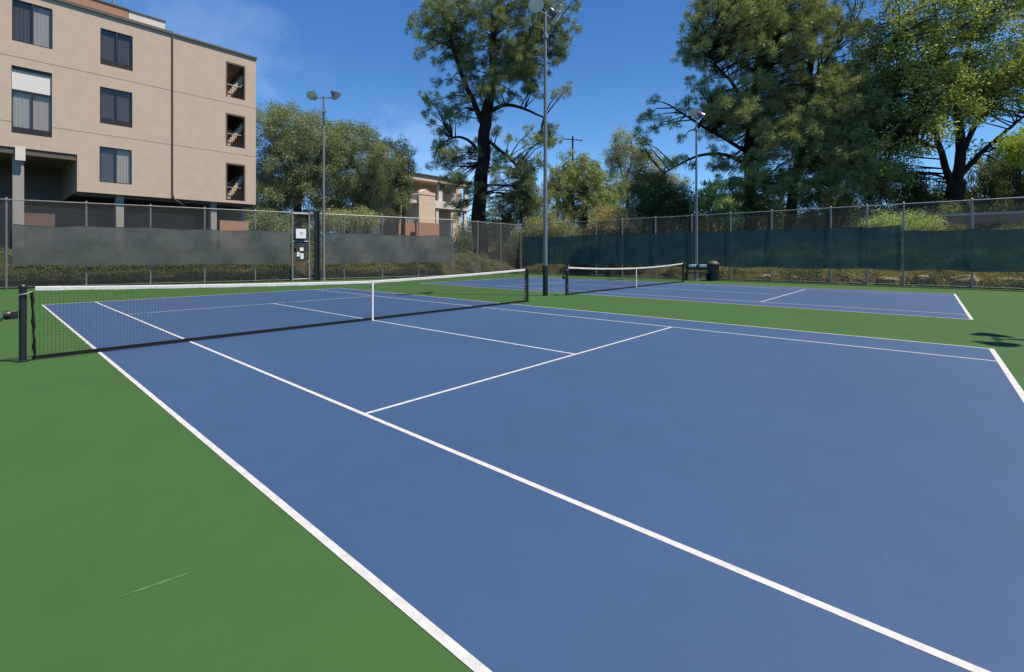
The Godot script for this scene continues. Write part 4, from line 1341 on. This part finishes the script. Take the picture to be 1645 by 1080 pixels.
func stems(root: Node3D, clumps: Array, m: Material) -> void:
	var s := Shape.new()
	for i in range(0, clumps.size(), 3):
		var c: Vector3 = clumps[i][0] - root.position
		var foot := Vector3(c.x * 0.5, 0, c.z * 0.5)
		foot.y = terrain_height(foot.x + root.position.x, foot.z + root.position.z) - root.position.y - 0.05
		s.tube([foot, foot.lerp(c, 0.5) + rand_dir() * 0.1, c], [0.05, 0.035, 0.015], 5, false)
	part("stems", s.mesh(), m, root)

func make_bank() -> void:
	rng.seed = 99
	# trimmed hedge behind the right fence
	var h := thing("hedge", "long flat topped hedge seen through the green screen on the right", "hedge", on_ground(29.4, 12.0))
	var spots := []
	for k in 130:
		var z := rng.randf_range(1.5, 23.0)
		spots.push_back([Vector3(29.4 + rng.randf_range(-0.5, 0.5), rng.randf_range(1.0, 1.75), z), Vector3(0.45, 0.32, 0.45), 16])
	stems(h, spots, M.dark_bark)
	foliage(h, spots, "small", 0.55, Color(0.04, 0.07, 0.018), Color(0.13, 0.18, 0.05), M.leaf, "foliage", 0.6)
	# ivy and dry litter on both banks
	var ivy := Node3D.new()
	ivy.name = "ground_cover"
	add_child(ivy)
	tag(ivy, "dark ivy and dry plants on the banks behind the fences", "ground cover", "", "stuff")
	var cover := []
	for k in 1100:
		var t := rng.randf_range(-16.0, 31.0)
		var p := along(t, -rng.randf_range(0.7, 3.6)) if t < 24.7 else Vector3(rng.randf_range(18, 26.4), 0, -17.45 - rng.randf_range(0.7, 3.4))
		if fposmod(p.x * 0.37 + sin(p.x * 1.1), 2.0) > (1.8 if p.x < 7.0 else 1.0):
			continue
		p.y = terrain_height(p.x, p.z) + 0.06
		cover.push_back([p, Vector3(0.42, 0.2, 0.42), 12])
	for k in 1500:
		var z := rng.randf_range(-17.0, 22.0)
		var x := 26.75 + (rng.randf_range(0.4, 2.0) if k < 260 else rng.randf_range(2.0, 14.0))
		if k < 260 and fposmod(z * 0.31 + sin(z * 0.9), 2.0) > 1.0:
			continue
		cover.push_back([on_ground(x, z, -0.07), Vector3(0.4, 0.15, 0.4), 12])
	foliage(ivy, cover, "small", 0.55, Color(0.016, 0.020, 0.009), Color(0.085, 0.088, 0.036), M.leaf, "ivy")
	var dry := []
	for k in 240:
		var z := rng.randf_range(-4.0, 20.0)
		dry.push_back([on_ground(26.75 + rng.randf_range(0.3, 1.6), z, -0.04), Vector3(0.35, 0.1, 0.35), 7])
	for k in 160:
		var p := along(rng.randf_range(14.8, 24.5), -rng.randf_range(0.5, 2.4))
		dry.push_back([on_ground(p.x, p.z, -0.04), Vector3(0.35, 0.1, 0.35), 8])
	foliage(ivy, dry, "olive", 0.5, Color(0.06, 0.05, 0.02), Color(0.17, 0.14, 0.07), M.leaf, "dry_plants")
	# stones of the bank
	var sizes := [[12.4, 1.5, 0.52], [10.9, 1.35, 0.55], [9.3, 1.1, 0.40], [7.9, 0.8, 0.34], [6.2, 0.9, 0.36], [4.7, 0.75, 0.34], [3.0, 0.9, 0.36], [14.1, 1.7, 0.5], [16.0, 1.5, 0.48]]
	var words := ["grey stone at the bank's foot right of the court corner post", "large tan stone at the bank's foot behind the far baseline", "low tan stone left of the large one", "small tan stone under the green screen", "flat brown stone under the green screen", "small brown stone beside the ivy", "flat stone near the far service line", "long stone under the screen at the right picture edge", "long stone past the right picture edge"]
	for i in sizes.size():
		var e: Array = sizes[i]
		var st := thing("bank_stone", words[i], "stone", Vector3(27.35 + 0.12 * sin(i * 2.0), 0.12, e[0]), 0.1 * sin(i * 3.0), "stones along the foot of the bank")
		part("stone", rock(Vector3(0.42, e[2], e[1] / 2.0), i), M.stone, st)

func rock(h: Vector3, seed_: int) -> ArrayMesh:
	var s := Shape.new()
	var f := FastNoiseLite.new()
	f.seed = seed_ + 5
	f.frequency = 0.7
	var rows := 8
	var cols := 14
	var p := []
	for j in rows + 1:
		var phi := PI * j / rows
		for i in cols:
			var t := TAU * i / cols
			var d := Vector3(sin(phi) * cos(t), cos(phi), sin(phi) * sin(t))
			var q := Vector3(signf(d.x) * pow(absf(d.x), 0.6), signf(d.y) * pow(absf(d.y), 0.6), signf(d.z) * pow(absf(d.z), 0.6))
			p.push_back(q * h * (0.9 + 0.35 * f.get_noise_3dv(d * 2.0)))
	for j in rows:
		for i in cols:
			var a: Vector3 = p[j * cols + i]
			var b: Vector3 = p[j * cols + (i + 1) % cols]
			var c: Vector3 = p[(j + 1) * cols + (i + 1) % cols]
			var d: Vector3 = p[(j + 1) * cols + i]
			s.quad(a, b, c, d, (a + b + c + d))
	return s.mesh()

func make_details() -> void:
	# far utility pole top
	var z := 66.0
	var b := ground_below(920, z)
	var root := thing("utility_pole", "wooden utility pole whose crossarm shows above the golden tree", "utility pole", b)
	var top := at(920, 219, z).y - b.y
	part("pole", tube_mesh([Vector3(0, -0.3, 0), Vector3(0, top, 0)], [0.17, 0.12], 10), M.wood, root)
	var d := Vector3(cos(YAW), 0, sin(YAW))
	part("crossarm", tube_mesh([d * -1.3 + Vector3(0, top - 0.35, 0), d * 1.4 + Vector3(0, top - 0.6, 0)], [0.075, 0.075], 6), M.wood, root)
	for k in [-1.2, -0.6, 0.6, 1.3]:
		var s := Shape.new()
		s.lathe(Transform3D(Basis.IDENTITY, d * k + Vector3(0, top - 0.42 - 0.08 * k, 0)), [[0.05, 0.0], [0.05, 0.1], [0.025, 0.13], [0.045, 0.17], [0.0, 0.22]], 8)
		part("insulator", s.mesh(), M.dull_steel, root)
	# bench and bin at the far side of the second court
	var p := at(1119, 409.2, 31.3)
	root = thing("court_bench", "dark bench with two white towels beyond the far net's right post", "bench", Vector3(p.x, 0, p.z), -PI / 2)
	var w := Shape.new()
	part("seat", box_mesh(Vector3(-0.85, 0.50, -0.2), Vector3(0.85, 0.56, 0.2)), M.dark_board, root)
	part("backrest", box_mesh(Vector3(-0.85, 0.72, -0.26), Vector3(0.85, 1.02, -0.215)), M.dark_board, root)
	for x in [-0.7, 0.7]:
		part("leg", box_mesh(Vector3(x - 0.04, 0.0, -0.21), Vector3(x + 0.04, 0.497, 0.16)), M.black_paint, root)
		part("back_support", box_mesh(Vector3(x - 0.04, 0.56, -0.21), Vector3(x + 0.04, 1.0, -0.16)), M.black_paint, root)
	for k in 2:
		var x := -0.35 + 0.72 * k
		var t := thing("towel", ["white towel over the bench back, the left of two", "white towel over the bench back, the right of two"][k], "towel", root.position, root.rotation.y, "towels on the bench")
		var s := Shape.new()
		s.bevel_box(Vector3(x - 0.24, 1.022, -0.29), Vector3(x + 0.24, 1.07, -0.19), 0.012)
		s.bevel_box(Vector3(x - 0.235, 0.90, -0.212), Vector3(x + 0.235, 1.023, -0.190), 0.006)
		part("cloth", s.mesh(), M.white_sheet, t)
	p = at(1146, 409.2, 31.0)
	root = thing("trash_bin", "dark lidded trash bin beside the bench at the far court's edge", "bin", Vector3(p.x, 0, p.z))
	var bin := Shape.new()
	bin.lathe(Transform3D.IDENTITY, [[0.0, 0.0], [0.33, 0.0], [0.38, 1.05], [0.40, 1.06], [0.40, 1.1]], 18)
	part("barrel", bin.mesh(), M.black_paint, root)
	var lid := Shape.new()
	lid.lathe(Transform3D.IDENTITY, [[0.41, 1.09], [0.39, 1.16], [0.22, 1.3], [0.0, 1.34]], 18)
	part("lid", lid.mesh(), M.dark_board, root)
	# low wall up the right slope
	var wl := thing("slope_wall", "low pale stone wall up the slope at the right picture edge", "wall", on_ground(41.5, 20.0))
	var y := wl.position.y
	part("coping", box_mesh(Vector3(-0.35, 1.0, -9.0), Vector3(0.35, 1.18, 6.0)), M.kerb_stone, wl)
	part("wall_face", box_mesh(Vector3(-0.25, -0.6, -8.9), Vector3(0.25, 0.997, 5.9)), M.salmon, wl)

func _ready() -> void:
	make_view()
	make_materials()
	print("materials")
	make_ground()
	make_courts()
	make_apartment()
	for c in get_children():
		if c.name == "apartment_building":
			shift_children(c)
	make_far_house()
	make_fences()
	make_gate()
	make_net(0.0, 0.0, "near tennis net with white headband, crank post at the left", -1.0)
	make_net(16.06, -0.55, "far tennis net on the second court", -1.0, 0.95)
	make_lamp(Vector3(8.95, 0, -1.13), 12.0, "tall light pole with black padded foot between the two nets", true, 0.0)
	make_lamp(along(14.95, 0.45), 12.35, "light pole with twin round floodlights by the gate, in front of the rounded trees", false, YAW, 0.75)
	make_lamp(Vector3(25.2, 0, -0.75), 11.2, "light pole beyond the far net, in front of the broad pine", false, 0.0)
	make_lamp(Vector3(9.95, 0, 16.85), 12.0, "light pole right of the view whose floodlight shadows fall near the baseline corner", true, 0.0)
	print("structures")
	make_sprigs()
	make_trees()
	make_bank()
	make_details()
	print("done")
